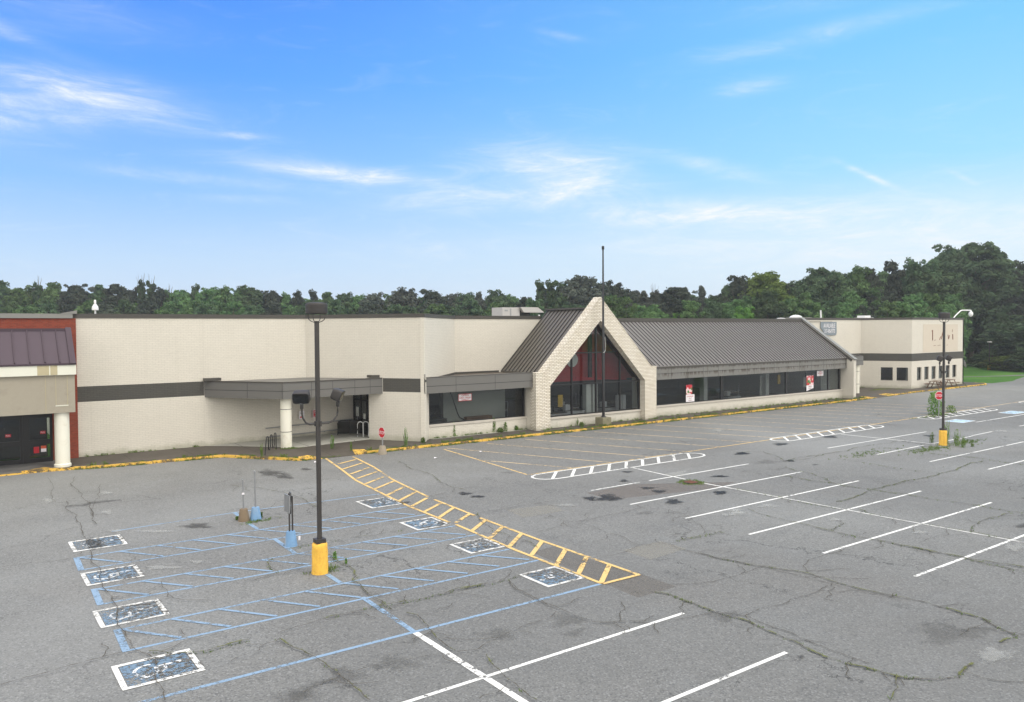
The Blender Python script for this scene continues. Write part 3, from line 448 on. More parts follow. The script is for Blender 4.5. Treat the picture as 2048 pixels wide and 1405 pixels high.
TREES=[[8.5,178.9,17.29,2.41,1,"m","tall tree at the far left end of the wood line"],[11.3,176.9,15.83,2.89,0,"g",""],[14.0,174.9,16.87,1.64,2,"m","slim pointed tree above the purple roof of the red brick shop"],[16.4,173.2,16.66,2.99,1,"g","mid green rounded tree standing just left of the dark crown behind the brick shop"],[20.0,170.6,16.15,3.08,0,"d","wide blackish tree behind the corner where brick shop and white store meet"],[18.6,171.6,13.76,3.37,0,"d",""],[23.8,167.9,16.12,2.41,1,"m",""],[26.3,166.1,16.3,2.99,0,"d","broad dark crown rising behind the white dome lamp on the roof"],[28.6,164.4,15.13,1.73,0,"d",""],[30.1,163.3,17.23,1.64,2,"m","left one of two tall feathery tops poking out of the wood line"],[31.7,162.2,17.02,2.02,2,"m","right one of two tall feathery tops poking out of the wood line"],[33.2,161.0,15.57,1.73,0,"d",""],[34.4,160.2,15.18,1.64,2,"g",""],[36.6,158.6,15.07,2.5,0,"g",""],[38.6,157.2,15.82,1.25,2,"m","thin tree top with a small tuft above the left store wall"],[40.9,155.5,15.42,2.89,0,"g",""],[43.2,153.8,15.69,2.5,1,"g",""],[45.6,152.2,15.28,2.41,0,"g",""],[47.3,150.9,15.46,3.18,0,"m",""],[29.3,163.9,12.82,2.22,4,"b","bright yellow green small tree in front of the dark wood behind the left store wall"],[50.6,148.5,14.86,2.22,0,"d",""],[52.7,147.0,14.17,1.93,1,"g",""],[54.5,145.7,14.74,1.93,1,"d","dark narrow crown just left of the lamp drum on the tall pole"],[57.0,143.9,14.62,1.54,2,"d",""],[59.2,142.3,14.41,2.31,1,"g","fresh green tree right of the lamp drum on the tall pole"],[61.6,140.6,14.01,2.41,0,"m",""],[63.9,138.9,13.61,2.12,0,"g",""],[66.2,137.2,13.98,2.7,0,"w","greyish tree with a thin crown left of the domed dark one"],[68.9,135.3,13.95,2.12,1,"g",""],[71.0,133.7,14.99,3.18,0,"w","domed greyish tree rising above its neighbours behind the store middle"],[74.0,131.6,13.34,2.12,0,"g",""],[75.7,130.4,14.48,3.27,0,"d","broad dark dome left of the rooftop air handler"],[78.7,128.2,13.78,2.22,0,"w",""],[80.8,126.7,14.06,2.6,0,"m",""],[82.7,125.3,14.33,1.73,1,"w",""],[85.1,123.6,14.69,2.41,1,"m","tall cone shaped crown behind the left edge of the rooftop air handler"],[86.3,122.7,14.01,1.93,0,"m",""],[88.2,121.4,13.42,2.12,0,"g",""],[77.8,104.2,12.46,1.67,0,"d",""],[80.0,102.6,14.94,1.42,2,"m","leftmost slim column in the high clump left of the brick gable"],[81.4,101.6,14.93,1.84,2,"m","second slim column in the high clump left of the brick gable"],[83.1,100.3,14.75,2.09,0,"m",""],[84.7,99.2,15.4,2.75,0,"w",""],[86.6,97.8,15.55,3.17,0,"w","highest broad crown behind the brick gable, left of the flagpole"],[88.3,96.6,14.71,2.34,0,"d",""],[89.6,95.7,14.28,2.25,0,"d","dark crown directly right of the flagpole"],[91.6,94.2,13.68,2.75,0,"d",""],[92.9,93.2,13.43,2.34,0,"w",""],[95.5,91.4,13.65,2.34,2,"w","grey thin topped tree above the left part of the long metal roof"],[97.9,89.7,13.97,3.34,0,"d",""],[99.1,88.8,13.88,2.09,1,"d",""],[101.9,86.8,14.35,2.09,3,"w","dark cone shaped tree above the middle of the long metal roof"],[104.0,85.2,12.18,1.92,0,"m",""],[101.3,81.0,14.04,1.77,1,"m",""],[102.7,80.0,15.47,2.97,1,"d","tall dark tree rising above the long metal roof, left of the yellow green one"],[106.1,77.5,16.0,3.37,0,"y","tall yellow green tree above the right part of the long metal roof"],[109.4,75.2,13.98,2.01,0,"d",""],[110.7,74.2,14.45,2.41,0,"m",""],[112.7,72.8,16.67,2.65,1,"m",""],[115.1,71.1,16.25,3.05,0,"m","broad green tree behind the sloping end wall of the metal roof"],[118.1,68.9,16.39,2.65,0,"g",""],[119.9,67.6,16.46,2.41,1,"d",""],[123.0,65.3,17.39,3.85,2,"d","dark tree with bare twigs at its top behind the right wing"],[126.4,62.9,17.76,3.21,5,"m","spreading tree left of the tallest one"],[127.7,62.0,16.88,3.45,0,"m",""],[147.9,68.3,21.83,3.28,0,"m",""],[151.1,66.0,22.44,5.11,0,"m","tallest tree of all, a great domed crown above the right corner"],[154.4,63.6,19.61,3.01,0,"m",""],[156.2,62.3,17.06,3.19,0,"d",""],[159.0,60.3,18.67,2.74,0,"d","dark tree cut by the right edge of the picture"],[161.1,58.8,18.84,4.1,0,"d",""],[6.2,211.5,17.25,3.19,0,"m",""],[9.7,208.9,17.53,3.83,0,"m",""],[12.7,206.7,16.69,3.66,0,"d",""],[16.8,203.8,16.99,3.72,0,"d",""],[18.8,202.3,16.23,3.47,1,"d",""],[22.4,199.7,16.13,3.53,1,"m",""],[25.3,197.7,15.76,2.81,1,"d",""],[28.1,195.6,16.67,3.57,0,"w",""],[31.4,193.3,15.04,3.05,0,"m",""],[34.2,191.2,15.33,3.68,0,"m",""],[38.5,188.1,15.93,3.34,1,"g",""],[40.2,186.9,14.74,3.53,0,"g",""],[44.1,184.1,14.44,3.24,0,"d",""],[47.1,181.9,15.65,3.48,0,"d",""],[49.3,180.3,16.05,2.98,1,"w",""],[52.5,178.0,14.69,3.85,0,"g",""],[56.0,175.5,15.87,2.8,0,"d",""],[59.0,173.3,15.45,3.89,1,"g",""],[63.0,170.4,13.65,3.54,0,"d",""],[66.1,168.1,14.1,3.06,0,"g",""],[68.0,166.8,13.85,3.41,0,"m",""],[71.4,164.3,13.71,3.69,0,"w",""],[75.5,161.3,14.17,3.22,0,"m",""],[77.1,160.2,14.23,2.91,1,"m",""],[81.0,157.4,13.78,3.42,0,"m",""],[84.1,155.2,14.4,3.65,0,"m",""],[86.7,153.3,13.96,3.2,0,"m",""],[89.8,151.0,13.59,3.8,0,"g",""],[92.5,149.0,14.25,3.01,1,"m",""],[96.3,146.4,13.55,3.02,0,"m",""],[99.2,144.2,13.32,2.84,1,"g",""],[102.8,141.6,12.3,3.77,1,"m",""],[96.0,128.0,13.37,2.7,1,"m",""],[99.7,125.4,15.55,3.37,1,"d",""],[102.3,123.5,14.95,3.21,1,"d",""],[104.9,121.6,15.98,3.03,0,"m",""],[108.5,119.0,15.99,2.61,0,"m",""],[111.0,117.2,13.87,2.99,0,"g",""],[113.1,115.6,13.25,2.47,0,"m",""],[116.0,113.6,13.51,2.91,0,"m",""],[119.8,110.8,13.92,2.69,1,"w",""],[122.6,108.8,14.57,3.34,0,"w",""],[124.2,107.6,13.66,3.25,0,"g",""],[127.3,105.4,13.64,3.34,0,"d",""],[131.1,102.7,15.01,3.49,0,"d",""],[132.7,101.5,15.52,3.08,0,"m",""],[135.9,99.2,15.56,2.73,0,"g",""],[138.4,97.4,16.26,3.17,0,"w",""],[141.7,95.0,15.06,3.27,0,"m",""],[145.3,92.4,16.63,3.19,0,"g",""],[147.5,90.8,18.3,2.89,0,"m",""],[150.0,89.0,17.25,3.44,0,"w",""],[152.4,87.3,17.31,2.66,1,"d",""],[155.3,85.1,18.68,3.35,1,"g",""],[158.8,82.7,18.81,2.93,0,"d",""],[161.1,81.0,19.28,3.44,0,"m",""],[164.1,78.8,19.79,3.5,0,"w",""],[167.8,76.2,21.49,3.35,1,"w",""],[169.5,74.9,21.79,3.34,0,"d",""],[172.2,72.9,20.51,2.63,1,"m",""],[176.4,70.0,18.83,2.69,0,"w",""],[177.9,68.8,17.57,3.2,0,"d",""],[181.1,66.5,17.92,2.81,0,"w",""],[184.8,63.8,18.93,3.4,0,"m",""],[6.0,161.1,12.84,2.28,4,"m",""],[8.1,158.2,11.4,2.38,4,"g",""],[10.8,152.5,11.5,2.53,0,"g",""],[13.7,153.3,12.14,2.15,4,"m",""],[17.2,155.1,12.19,2.55,4,"d",""],[19.9,152.4,12.52,2.37,0,"g",""],[22.5,147.8,12.16,2.51,0,"d",""],[24.6,146.1,12.65,2.62,4,"m",""],[27.9,146.6,12.46,2.11,0,"d",""],[30.8,145.0,11.65,2.1,0,"g",""],[33.1,136.6,12.45,2.35,4,"g",""],[34.6,133.7,11.78,1.89,0,"m",""],[39.7,136.5,12.38,2.39,4,"g",""],[42.1,133.0,11.65,2.54,4,"m",""],[43.5,128.0,11.46,2.24,4,"d",""],[48.0,131.9,11.38,1.96,0,"g",""],[48.5,124.5,12.15,2.34,0,"m",""],[52.4,123.1,12.49,2.05,4,"m",""],[53.7,121.4,11.24,1.92,4,"m",""],[59.6,124.7,11.83,2.49,0,"d",""],[62.4,121.2,11.5,2.63,0,"m",""],[62.7,115.6,11.12,1.92,4,"m",""],[65.6,113.0,11.39,2.29,0,"g",""],[70.3,115.1,11.16,2.14,0,"m",""],[71.7,112.1,12.41,2.12,0,"m",""],[75.9,110.1,11.66,2.16,0,"g",""],[75.7,105.2,11.55,2.28,0,"m",""],[68.0,89.0,11.51,2.17,4,"m",""],[74.0,91.8,10.36,2.01,0,"m",""],[71.9,85.1,10.65,1.58,4,"m",""],[78.1,88.6,10.74,1.83,4,"m",""],[78.5,84.3,11.2,2.01,0,"g",""],[82.9,83.9,10.25,2.23,0,"g",""],[81.3,78.4,10.35,1.85,0,"g",""],[85.7,78.2,10.26,1.79,0,"d",""],[87.0,76.7,10.62,1.93,0,"d",""],[94.3,78.0,11.28,1.76,0,"m",""],[96.1,76.3,11.08,2.15,0,"g",""],[98.7,75.4,11.7,1.91,0,"g",""],[96.6,70.1,12.13,2.15,0,"m",""],[103.6,71.0,11.49,2.29,0,"g",""],[101.6,66.1,10.9,2.12,4,"g",""],[109.1,67.8,11.42,2.18,4,"m",""],[109.5,64.6,12.21,1.68,0,"g",""],[106.7,60.9,10.35,2.16,4,"d",""],[112.5,61.0,12.05,1.95,4,"d",""],[112.4,57.2,11.56,2.13,0,"g",""],[118.5,58.0,12.02,2.03,0,"g",""],[123.9,57.2,11.76,1.76,0,"g",""],[77.2,82.4,12.04,1.8,4,"g","bright green tree just right of the brick gable"],[79.0,81.1,11.81,2.01,4,"g","rounded bright green tree second to the right of the brick gable"],[86.7,75.6,11.18,2.16,4,"g","mid green tree low above the metal roof below the cone shaped one"],[85.3,76.5,9.33,1.29,4,"b",""],[92.6,71.3,10.2,2.16,4,"b","yellowish bush just above the ridge of the metal roof"],[99.6,66.2,12.23,2.37,4,"g","pale green bushy tree in front, below the gap in the skyline"],[105.0,62.3,10.75,2.01,4,"g",""],[109.4,59.2,10.86,2.37,4,"g",""],[111.7,57.5,9.77,2.52,4,"y","left of two yellow green bushes above the right wing parapet"],[113.7,56.0,9.54,2.16,4,"y","right of two yellow green bushes above the right wing parapet"],[116.2,54.2,10.31,2.16,4,"g","light green bush above the right wing just left of the white lamp arm"],[158.1,70.8,15.77,3.85,0,"d",""],[158.7,67.9,14.68,4.28,0,"d",""],[158.8,65.3,14.09,3.75,0,"d",""],[159.7,62.3,13.51,4.16,0,"d",""],[158.1,58.4,13.75,4.05,0,"d",""],[161.4,70.9,11.01,2.93,0,"d",""],[162.1,67.9,9.98,2.89,0,"d",""],[163.7,74.2,8.14,2.5,0,"d",""],[161.9,70.5,6.14,2.24,4,"d",""],[143.3,54.4,8.67,4.52,1,"m",""],[139.7,49.5,9.34,4.31,1,"m",""],[145.7,57.5,6.62,2.97,4,"m",""]]
BUSHES=[[139.0, 57.5, 3.2, 1.64, "g"], [142.7, 57.2, 3.54, 1.84, "g"], [144.4, 56.1, 3.7, 1.84, "g"], [133.5, 54.1, 2.19, 1.33, "y"], [132.7, 52.2, 2.41, 1.54, "y"], [131.9, 50.3, 2.77, 1.67, "m"], [143.3, 60.5, 2.38, 1.28, "m"], [130.9, 48.5, 4.03, 2.23, "m"]]
WEEDS=[[47.0,22.66,0,0.71,0.35,0,"grassy weed left of the yellow base of the far pole"],[47.28,21.94,0,1.52,0.26,0,"tallest weed growing behind the yellow base of the far pole"],[46.73,21.13,0,1.09,0.43,0,"bushy weed just right of the yellow base of the far pole"],[46.44,20.65,0,0.73,0.34,0,"second bushy weed right of the far pole's base"],[62.13,29.67,0,1.78,1.24,1,"largest green bush at the foot of the far stop sign"],[64.46,29.63,0,0.56,0.79,1,"low bush right of the far stop sign"],[47.22,20.51,0,0.28,0.28,0,"small weed farthest right of the far pole's base"],[12.05,47.84,0.13,1.06,0.29,2,"tall leafy weed against the left store wall beside the canopy"],[21.23,39.87,0.13,1.26,0.34,0,"tall twin stemmed weed right of the near stop sign"],[22.79,40.65,0.13,0.3,0.27,1,"small round bush at the foot of the angled wall"],[17.54,41.82,0.13,0.85,0.34,0,"thin weed behind the tall pole near the entrance"],[18.09,40.47,0.13,0.56,0.22,0,"weed at the yellow kerb left of the near stop sign"],[25.7,41.92,0.13,0.82,0.16,2,"first climbing weed from the left under the bay window"],[26.32,42.02,0.13,0.64,0.13,2,"second climbing weed from the left under the bay window"],[27.08,42.02,0.13,0.77,0.16,2,"third climbing weed from the left under the bay window"],[27.79,42.06,0.13,0.45,0.1,2,"short thin climbing weed in the middle under the bay window"],[28.19,42.06,0.13,0.71,0.16,2,"climbing weed right of the short thin one under the bay window"],[28.76,41.91,0.13,0.91,0.23,2,"tallest climbing weed under the bay window"],[29.12,41.63,0.13,0.29,0.42,1,"left dark leafy bush under the bay window"],[29.49,41.65,0.13,0.59,0.23,2,"climbing weed between two dark bushes under the bay window"],[30.53,41.78,0.13,0.3,0.3,1,"right dark leafy bush under the bay window"],[35.26,41.07,0.13,0.59,0.1,0,"upright weed under the left gable glass"],[35.3,40.69,0.13,0.28,0.34,1,"low weed under the gable glass"],[13.44,41.51,0.13,0.8,0.24,0,"weed beside the bike rack"],[9.25,21.93,0,0.27,0.13,0,"grass tuft at the right side of the near yellow pole base"],[9.35,21.36,0,0.15,0.07,0,"small grass tuft in the crack right of the near yellow pole base"],[9.18,28.51,0,0.22,0.11,0,"small weed right of the blue concrete sign base"],[8.38,28.74,0,0.11,0.14,1,"low green tuft left of the brown concrete sign base"],[44.17,41.85,0.13,0.35,0.35,1,"weed at the right foot of the gable"]]

# ================================================================ THE GROUND
AS = MB()
AS.quad((-70, -90, 0), (420, -90, 0), (420, 520, 0), (-70, 520, 0))
lawn = struct(MB().quad((-600, -600, -.03), (800, -600, -.03), (800, 800, -.03), (-600, 800, -.03)).build('ground', 'lawn'))
lot = struct(MB().prism([(-60, -90), (150, -90), (150, 34), (124, 46.0), (111, 43.0), (107, 41.9), (101.2, 41.9), (100.9, 46.9), (-60, 46.9)], -.2, 0).build('parking_lot', 'asphalt'))
# the lawn path
path_ = struct(MB().ribbon([(124, 45.2), (118, 46.8), (112, 49.2), (106, 51.5), (101, 53.2), (97, 56)], [1.6, 1.4, .9, .5, .4, .4], .004).build('path', 'wet_pavement'))
Z1, Z2, Z3, Z4 = .004, .008, .012, .016
lw = .10
# painted lines: all stand on the stall grid
white = MB()
for y in (24.75, 21.85, 19.03, 16.27, 13.55, 10.77, 7.95, 5.1):
    if y == 24.75: white.strip([(22.0, y), (24.9, y)], lw, Z1).strip([(25.5, y), (32.6, y)], lw, Z1)
    else: white.strip([(21.45, y), (32.85, y)], lw, Z1)
for y in (25.25, 19.55, 16.8, 13.9, 11): white.strip([(40.35, y), (51.6, y)], lw, Z1)
white.strip([(40.35, 22.35), (45.7, 22.5)], lw, Z1).strip([(46.9, 22.5), (51.7, 22.5)], lw, Z1)
for y in (12.7, 9.85, 7.0, 4.2): white.strip([(3.2, y), (14.25, y)], lw, Z1)
white.strip([(46.2, 28.0), (46.5, 24.0), (46.6, 22.2)], lw, Z2)
white.strip([(27.2, 27.5), (27.0, 23.95)], lw, Z2).strip([(26.95, 22.95), (27.15, 19.0)], lw, Z2)
white.strip([(8.45, 15.5), (8.48, 3)], .15, Z2)
for y in (25.6, 22.8, 20.0, 17): white.strip([(59.4, y), (70.6, y)], lw, Z1)
white.build('stall_lines', 'white_line_paint', lot)
ow = MB().strip([(27.15, 19.0), (27.3, 14.9), (27.55, 10.8), (27.7, 6)], lw, Z2); ow.strip([(51.9, 22.6), (55, 22.7)], lw, Z1)
ow.build('worn_stall_line', 'old_white_paint', lot)
# striped end islands
isl = MB()
def island(x0, x1, yf, yb, rungs):
    """x0..x1 rounded ended outline, yf the front rail (towards the shop), yb the rear rail"""
    pts = [(x1-.9, yf)] + [(x1-.9+1.0*math.sin(a)*.95, (yf+yb)/2+(yf-yb)/2*math.cos(a)) for a in [math.pi*k/8 for k in range(1, 8)]] + [(x1-.9, yb)]
    pl = [(x0+.7, yb)] + [(x0+.7-1.0*math.sin(a)*.9, (yf+yb)/2-(yf-yb)/2*math.cos(a)) for a in [math.pi*k/8 for k in range(1, 8)]] + [(x0+.7, yf)]
    isl.ribbon(pts + pl + [pts[0]], .13, Z3)
    for k in range(rungs):
        xb = x0 + .35 + (x1-x0-1.9)*k/(rungs-1); isl.strip([(xb, yb+.07), (xb+1.25, yf-.07)], .15, Z3)
island(21.9, 33.1, 29.02, 27.62, 9); island(40.7, 52.3, 29.55, 28.2, 9); island(58.8, 70, 29.6, 28.25, 9); island(77.6, 88.5, 30.0, 28.7, 9)
isl.build('striped_islands', 'white_line_paint', lot)
# yellow lines: angled stalls in front of the shop
yl = MB()
yl.strip([(22.9, 38.4), (22.0, 29.26)], .10, Z1).strip([(22.05, 29.2), (50.4, 29.32), (59, 29.62)], .10, Z2)
yl.build('yellow_boundary_line', 'yellow_line_paint', lot)
fy = MB().strip([(22.6, 33.8), (24.9, 29.3)], .10, Z1).strip([(59, 29.66), (78, 30.1), (100, 30.6)], .10, Z1)
for k in range(16):
    x0 = 23.25 + 2.87*k; fy.strip([(x0, 38.75), (x0+4.15, 29.35 + max(0, k-9)*.04)], .09, Z1)
fy.build('angled_stall_lines', 'faint_yellow_paint', lot)
# crosswalk
cw = MB(); CL = [(16.24, 39.6), (15.55, 35.9), (14.95, 32.96), (14.57, 29.07), (14.38, 26.75), (14.33, 23.7)]
CR = [(17.64, 39.2), (17.14, 35.67), (16.35, 31.93), (15.84, 27.9)]
cw.ribbon(CL, .12, Z3).ribbon([(14.35, 23.3), (14.16, 19.5), (14.14, 15.5)], .12, Z3).ribbon(CR, .12, Z3).ribbon([(15.78, 27.25), (15.6, 24.0)], .12, Z3).ribbon([(15.56, 23.6), (15.46, 19.8), (15.48, 15.45)], .12, Z3)
RL = [(16.05, 37.51), (15.64, 35.98), (15.38, 34.51), (15.18, 33.31), (14.92, 31.89), (14.77, 30.63), (14.60, 29.15), (14.47, 27.87), (14.42, 26.71), (14.38, 25.63), (14.38, 24.52), (14.47, 23.50), (14.33, 22.22), (14.29, 21.09), (14.22, 19.89), (14.20, 18.71), (14.16, 17.47), (14.17, 16.49), (14.16, 15.54)]
RR = [(17.35, 38.22), (17.18, 37.03), (16.89, 35.62), (16.66, 34.31), (16.40, 32.99), (16.21, 31.66), (15.97, 30.25), (15.85, 28.99), (15.68, 27.69), (15.65, 26.53), (15.66, 25.57), (15.62, 24.35), (15.61, 23.25), (15.48, 22.04), (15.46, 20.91), (15.45, 19.77), (15.47, 18.60), (15.46, 17.60), (15.46, 16.60)]
for a, b in zip(RL, RR): cw.strip([a, b], .15, Z4)
cw.strip([(14.14, 15.45), (15.5, 15.42)], .12, Z4)
cw.build('crosswalk_lines', 'yellow_line_paint', lot)
# accessible stalls
bl = MB()
for y0, y1 in ((25.42, 26.88), (21.9, 23.28), (18.36, 19.78)):
    bl.strip([(3.0, y1), (14.25, y1-.1)], .10, Z1).strip([(3.0, y0), (14.25, y0-.15)], .10, Z1)
    bl.strip([(2.95, y0-.05), (3.0, y1+.05)], .16, Z2)
    for k in range(10):
        xa = 3.1 + 1.09*k
        if 10 > k: bl.strip([(xa, y1-.06), (xa+.98, y0+.05)], .10, Z3)
bl.strip([(4.4, 29.7), (8.6, 29.95), (14.5, 29.62)], .09, Z1).strip([(2.4, 15.64), (14.1, 15.5)], .11, Z1)
bl.strip([(8.62, 29.95), (8.57, 28.9)], .14, Z2).strip([(8.54, 28.0), (8.54, 26.95)], .14, Z2).strip([(8.58, 25.4), (8.52, 23.3)], .14, Z2).strip([(8.5, 20.75), (8.5, 19.8)], .14, Z2).strip([(8.49, 18.4), (8.45, 15.6)], .14, Z2)
bl.build('blue_stall_lines', 'blue_line_paint', lot)
patchmat('bare_patch', lin(92, 91, 88), lin(122, 120, 116), .9)
mt = MATS['bare_patch']; NT(mt.node_tree)
for nd in mt.node_tree.nodes:
    if nd.type == 'MAP_RANGE' and abs(nd.inputs[1].default_value-.22) < 1e-4: nd.inputs[1].default_value = .53; nd.inputs[2].default_value = .56
    if nd.type == 'TEX_NOISE' and abs(nd.inputs['Scale'].default_value-3) < 1e-4: nd.inputs['Scale'].default_value = 7
def access(x0, x1, y0, y1, s, j):
    """a painted box with the wheelchair emblem; s = +1 when its head points to +X"""
    MB().quad((x0+.08, y0+.08, Z2), (x1-.08, y0+.08, Z2), (x1-.08, y1-.08, Z2), (x0+.08, y1-.08, Z2)).build('symbol_field', 'blue_box_paint', lot)
    b = MB().ribbon([(x0, y0), (x1, y0), (x1, y1), (x0, y1), (x0, y0)], .12, Z3)
    b = MB().strip([(x0-.05, y0), (x1+.05, y0)], .11, Z3).strip([(x0-.05, y1), (x1+.05, y1)], .11, Z3).strip([(x0, y0+.055), (x0, y1-.055)], .11, Z3).strip([(x1, y0+.055), (x1, y1-.055)], .11, Z3)
    b.build('symbol_border', 'old_white_paint' if j % 3 else 'white_line_paint', lot)
    cx, cy = (x0+x1)/2, (y0+y1)/2; q = lambda a, c: (cx + s*a, cy + s*c)
    e = MB().ribbon([q(-.16+.28*math.cos(t_), .02+.28*math.sin(t_)) for t_ in [math.radians(a) for a in range(75, 340, 15)]], .07, Z3)
    e.strip([q(.30, .10), q(-.02, .10), q(-.05, -.22), q(-.38, -.36)], .08, Z4).strip([q(.14, .08), q(.12, -.18)], .07, Z4)
    e.quad(*[(*q(.42+.075*math.cos(a), .1+.075*math.sin(a)), Z4) for a in [k*math.pi/5 for k in range(10)]])
    e.build('wheelchair_emblem', 'symbol_white_paint', lot)
    xa = x0+(x1-x0)*(.34 if s > 0 else .12); MB().quad((xa, y0-.03, .0172), (x1+.08, y0-.03, .0172), (x1+.08, y1+.03, .0172), (xa-.1, y1+.03, .0172)).build('worn_paint', 'bare_patch', lot)
for j, (x0, x1, y0, y1) in enumerate([(3.06, 4.5, 27.66, 29.0), (2.93, 4.27, 23.73, 24.98), (2.76, 4.16, 20.15, 21.4), (2.6, 4.03, 16.39, 17.61)]): access(x0, x1, y0, y1, 1, j)
for j, (x0, x1, y0, y1) in enumerate([(13.12, 14.4, 27.4, 28.82), (12.92, 14.17, 23.45, 24.7), (12.88, 14.1, 20.02, 21.2), (12.84, 14.06, 16.17, 17.4)]): access(x0, x1, y0, y1, -1, 1)
for x0, x1, y0, y1 in ((58.3, 60.3, 26.0, 27.3), (67.2, 69.6, 26.1, 27.3)):
    MB().quad((x0, y0, Z1), (x1, y0, Z1), (x1, y1, Z1), (x0, y1, Z1)).build('pale_symbol_field', 'pale_blue_paint', lot)
    MB().strip([(x0, y0), (x1, y0)], .1, Z2).strip([(x0, y1), (x1, y1)], .1, Z2).strip([(x0, y0+.05), (x0, y1-.05)], .1, Z2).strip([(x1, y0+.05), (x1, y1-.05)], .1, Z2).build('symbol_border', 'old_white_paint', lot)
# patches of newer or older surfacing
for k, p in [q_ for q_ in PATCHES[1:] if q_[0] != 'dark']:
    MB().quad(*[(x, y, .002) for x, y in p]).build('surface_patch', k + '_patch', lot)
# stains, pale marks
def blob(B, cx, cy, ex, ey, z, n=20):
    n0 = len(B.v); B.v.append((cx, cy, z)); B.a.append(1.0)
    ph = random.uniform(0, 6)
    for ring, al in ((.5, .62), (1.0, 0.0)):
        for k in range(n):
            a = 2*math.pi*k/n; r = ring*(1+.22*math.sin(3*a+ph)+.15*math.sin(5*a+2*ph))
            B.v.append((cx+ex[0]*r*math.cos(a)+ey[0]*r*math.sin(a), cy+ex[1]*r*math.cos(a)+ey[1]*r*math.sin(a), z)); B.a.append(al)
    for k in range(n):
        B.f.append((n0, n0+1+k, n0+1+(k+1) % n)); B.f.append((n0+1+k, n0+1+n+k, n0+1+n+(k+1) % n, n0+1+(k+1) % n))
def blobobj(B, name, mat):
    o_ = B.build(name, mat, lot); at = o_.data.attributes.new('edge', 'FLOAT', 'POINT')
    for i, a in enumerate(B.a): at.data[i].value = a
    return o_
groups = {'tar_stain': MB(), 'mid_stain': MB(), 'faint_stain': MB(), 'pale_mark': MB()}
zz = .018
for cx, cy, a, b, c_, d, al in STAINS:
    zz += .0002; k_ = 1.35 if al > .65 else 1.1; blob(groups['tar_stain' if al > .65 else 'mid_stain' if al > .35 else 'faint_stain'], cx, cy, (a*k_, b*k_), (c_*k_, d*k_), zz)
for cx, cy, a, b, c_, d in PALE: zz += .0002; blob(groups['pale_mark'], cx, cy, (a, b), (c_, d), zz)
for k in range(22):      # smaller stray stains over the lot
    x, y = random.uniform(0, 75), random.uniform(8, 38); zz += .0002; r = random.uniform(.15, .7)
    blob(groups[random.choice(['mid_stain', 'faint_stain', 'faint_stain', 'faint_stain', 'pale_mark'])], x, y, (r*1.6, 0), (0, r), zz)
for k, B in groups.items(): blobobj(B, k, k)
# cracks
def jitter(pts, amp):
    P = [Vector(p) for p in pts]
    for it in range(3):
        Q = [P[0]]
        for a, b in zip(P, P[1:]):
            L = (b-a).length; m_ = (a+b)/2; nr = Vector((-(b-a).y, (b-a).x))
            Q += [m_ + nr*random.uniform(-amp, amp), b] if L > .12 else [b]
        P = Q
    return P
dark, moss, tufts = MB(), MB(), []
zc = .024
for wd, gr, pts in CRACKS:
    P = jitter(pts, .075); zc += .0002
    W = [wd*.022*random.uniform(.5, 1.3) for _ in P]; dark.ribbon(P, W, zc)
    for a, b in zip(P, P[1:]):            # short side branches
        if random.random() < .05:
            d_ = (b-a).normalized() if (b-a).length > 1e-3 else Vector((1, 0)); d_ = Matrix.Rotation(random.choice([-1, 1])*random.uniform(.6, 1.4), 2)@d_
            zc += .00005; dark.ribbon(jitter([a, a+d_*random.uniform(.4, 1.4)], .2), .02, zc)
    if gr > 0:
        zc += .0002; moss.ribbon(P, [wd*.04*random.uniform(.3, 1.4)*(.6+.5*gr) for _ in P], zc + .012)
        for a, b in zip(P, P[1:]):
            n_ = (b-a).length*4*gr
            for _ in range(int(n_) + (random.random() < n_ % 1)): tufts.append((*(a.lerp(b, random.random()) + Vector((random.gauss(0, .03), random.gauss(0, .03)))), 0, random.uniform(.02, .07)))
dark.build('crack_lines', 'crack_fill', lot); moss.build('crack_moss', 'crack_moss', lot)
# drain cover with weeds round it
mh = thing('drain_cover', 'round iron drain cover ringed with weeds, where the white lines cross', 'drain cover', (MANHOLE[0], MANHOLE[1], 0))
MB().lathe((MANHOLE[0], MANHOLE[1], .02), [(.33, 0), (.33, .012), (.29, .016), (.02, .016)], 28).build('cover', 'dark_joint', mh)
rg = MB()
for k in range(-3, 4): rg.box(MANHOLE[0]-.26, MANHOLE[0]+.26, MANHOLE[1]+k*.075-.018, MANHOLE[1]+k*.075+.018, .036, .044)
rg.build('grate_bars', 'rust', mh)
for _ in range(160):
    a = random.uniform(0, 6.28); r = random.uniform(.34, .62); tufts.append((MANHOLE[0]+r*math.cos(a), MANHOLE[1]+r*math.sin(a), 0, random.uniform(.03, .09)))
# ---------------------------------------------------------------- pavement and kerb
K0 = [(-30, 44.35), (3.4, 44.35), (4.9, 44.2), (6.2, 43.8), (11.9, 43.45), (14.8, 39.75)]
K1 = [(18.6, 39.72), (22.3, 39.62), (40, 39.5), (67.5, 39.85), (70.6, 40.1)]
K2 = [(77.0, 40.55), (81, 40.9), (98.0, 41.1), (99.2, 41.7), (99.6, 43)]
ky, kc = MB(), MB()
def kerb(pts, B, h=.13, wd=.15):
    P = [Vector(p) for p in pts]
    for a, b in zip(P, P[1:]):
        d_ = (b-a).normalized(); nr = Vector((-d_.y, d_.x))
        B.prism([tuple(a), tuple(b), tuple(b+nr*wd), tuple(a+nr*wd)], -.1, h+.004)
kerb(K0[1:], ky); kerb(K1, ky); kerb(K2, ky)
kerb([(-30, 44.35), (3.4, 44.35)], ky, .06, .1)
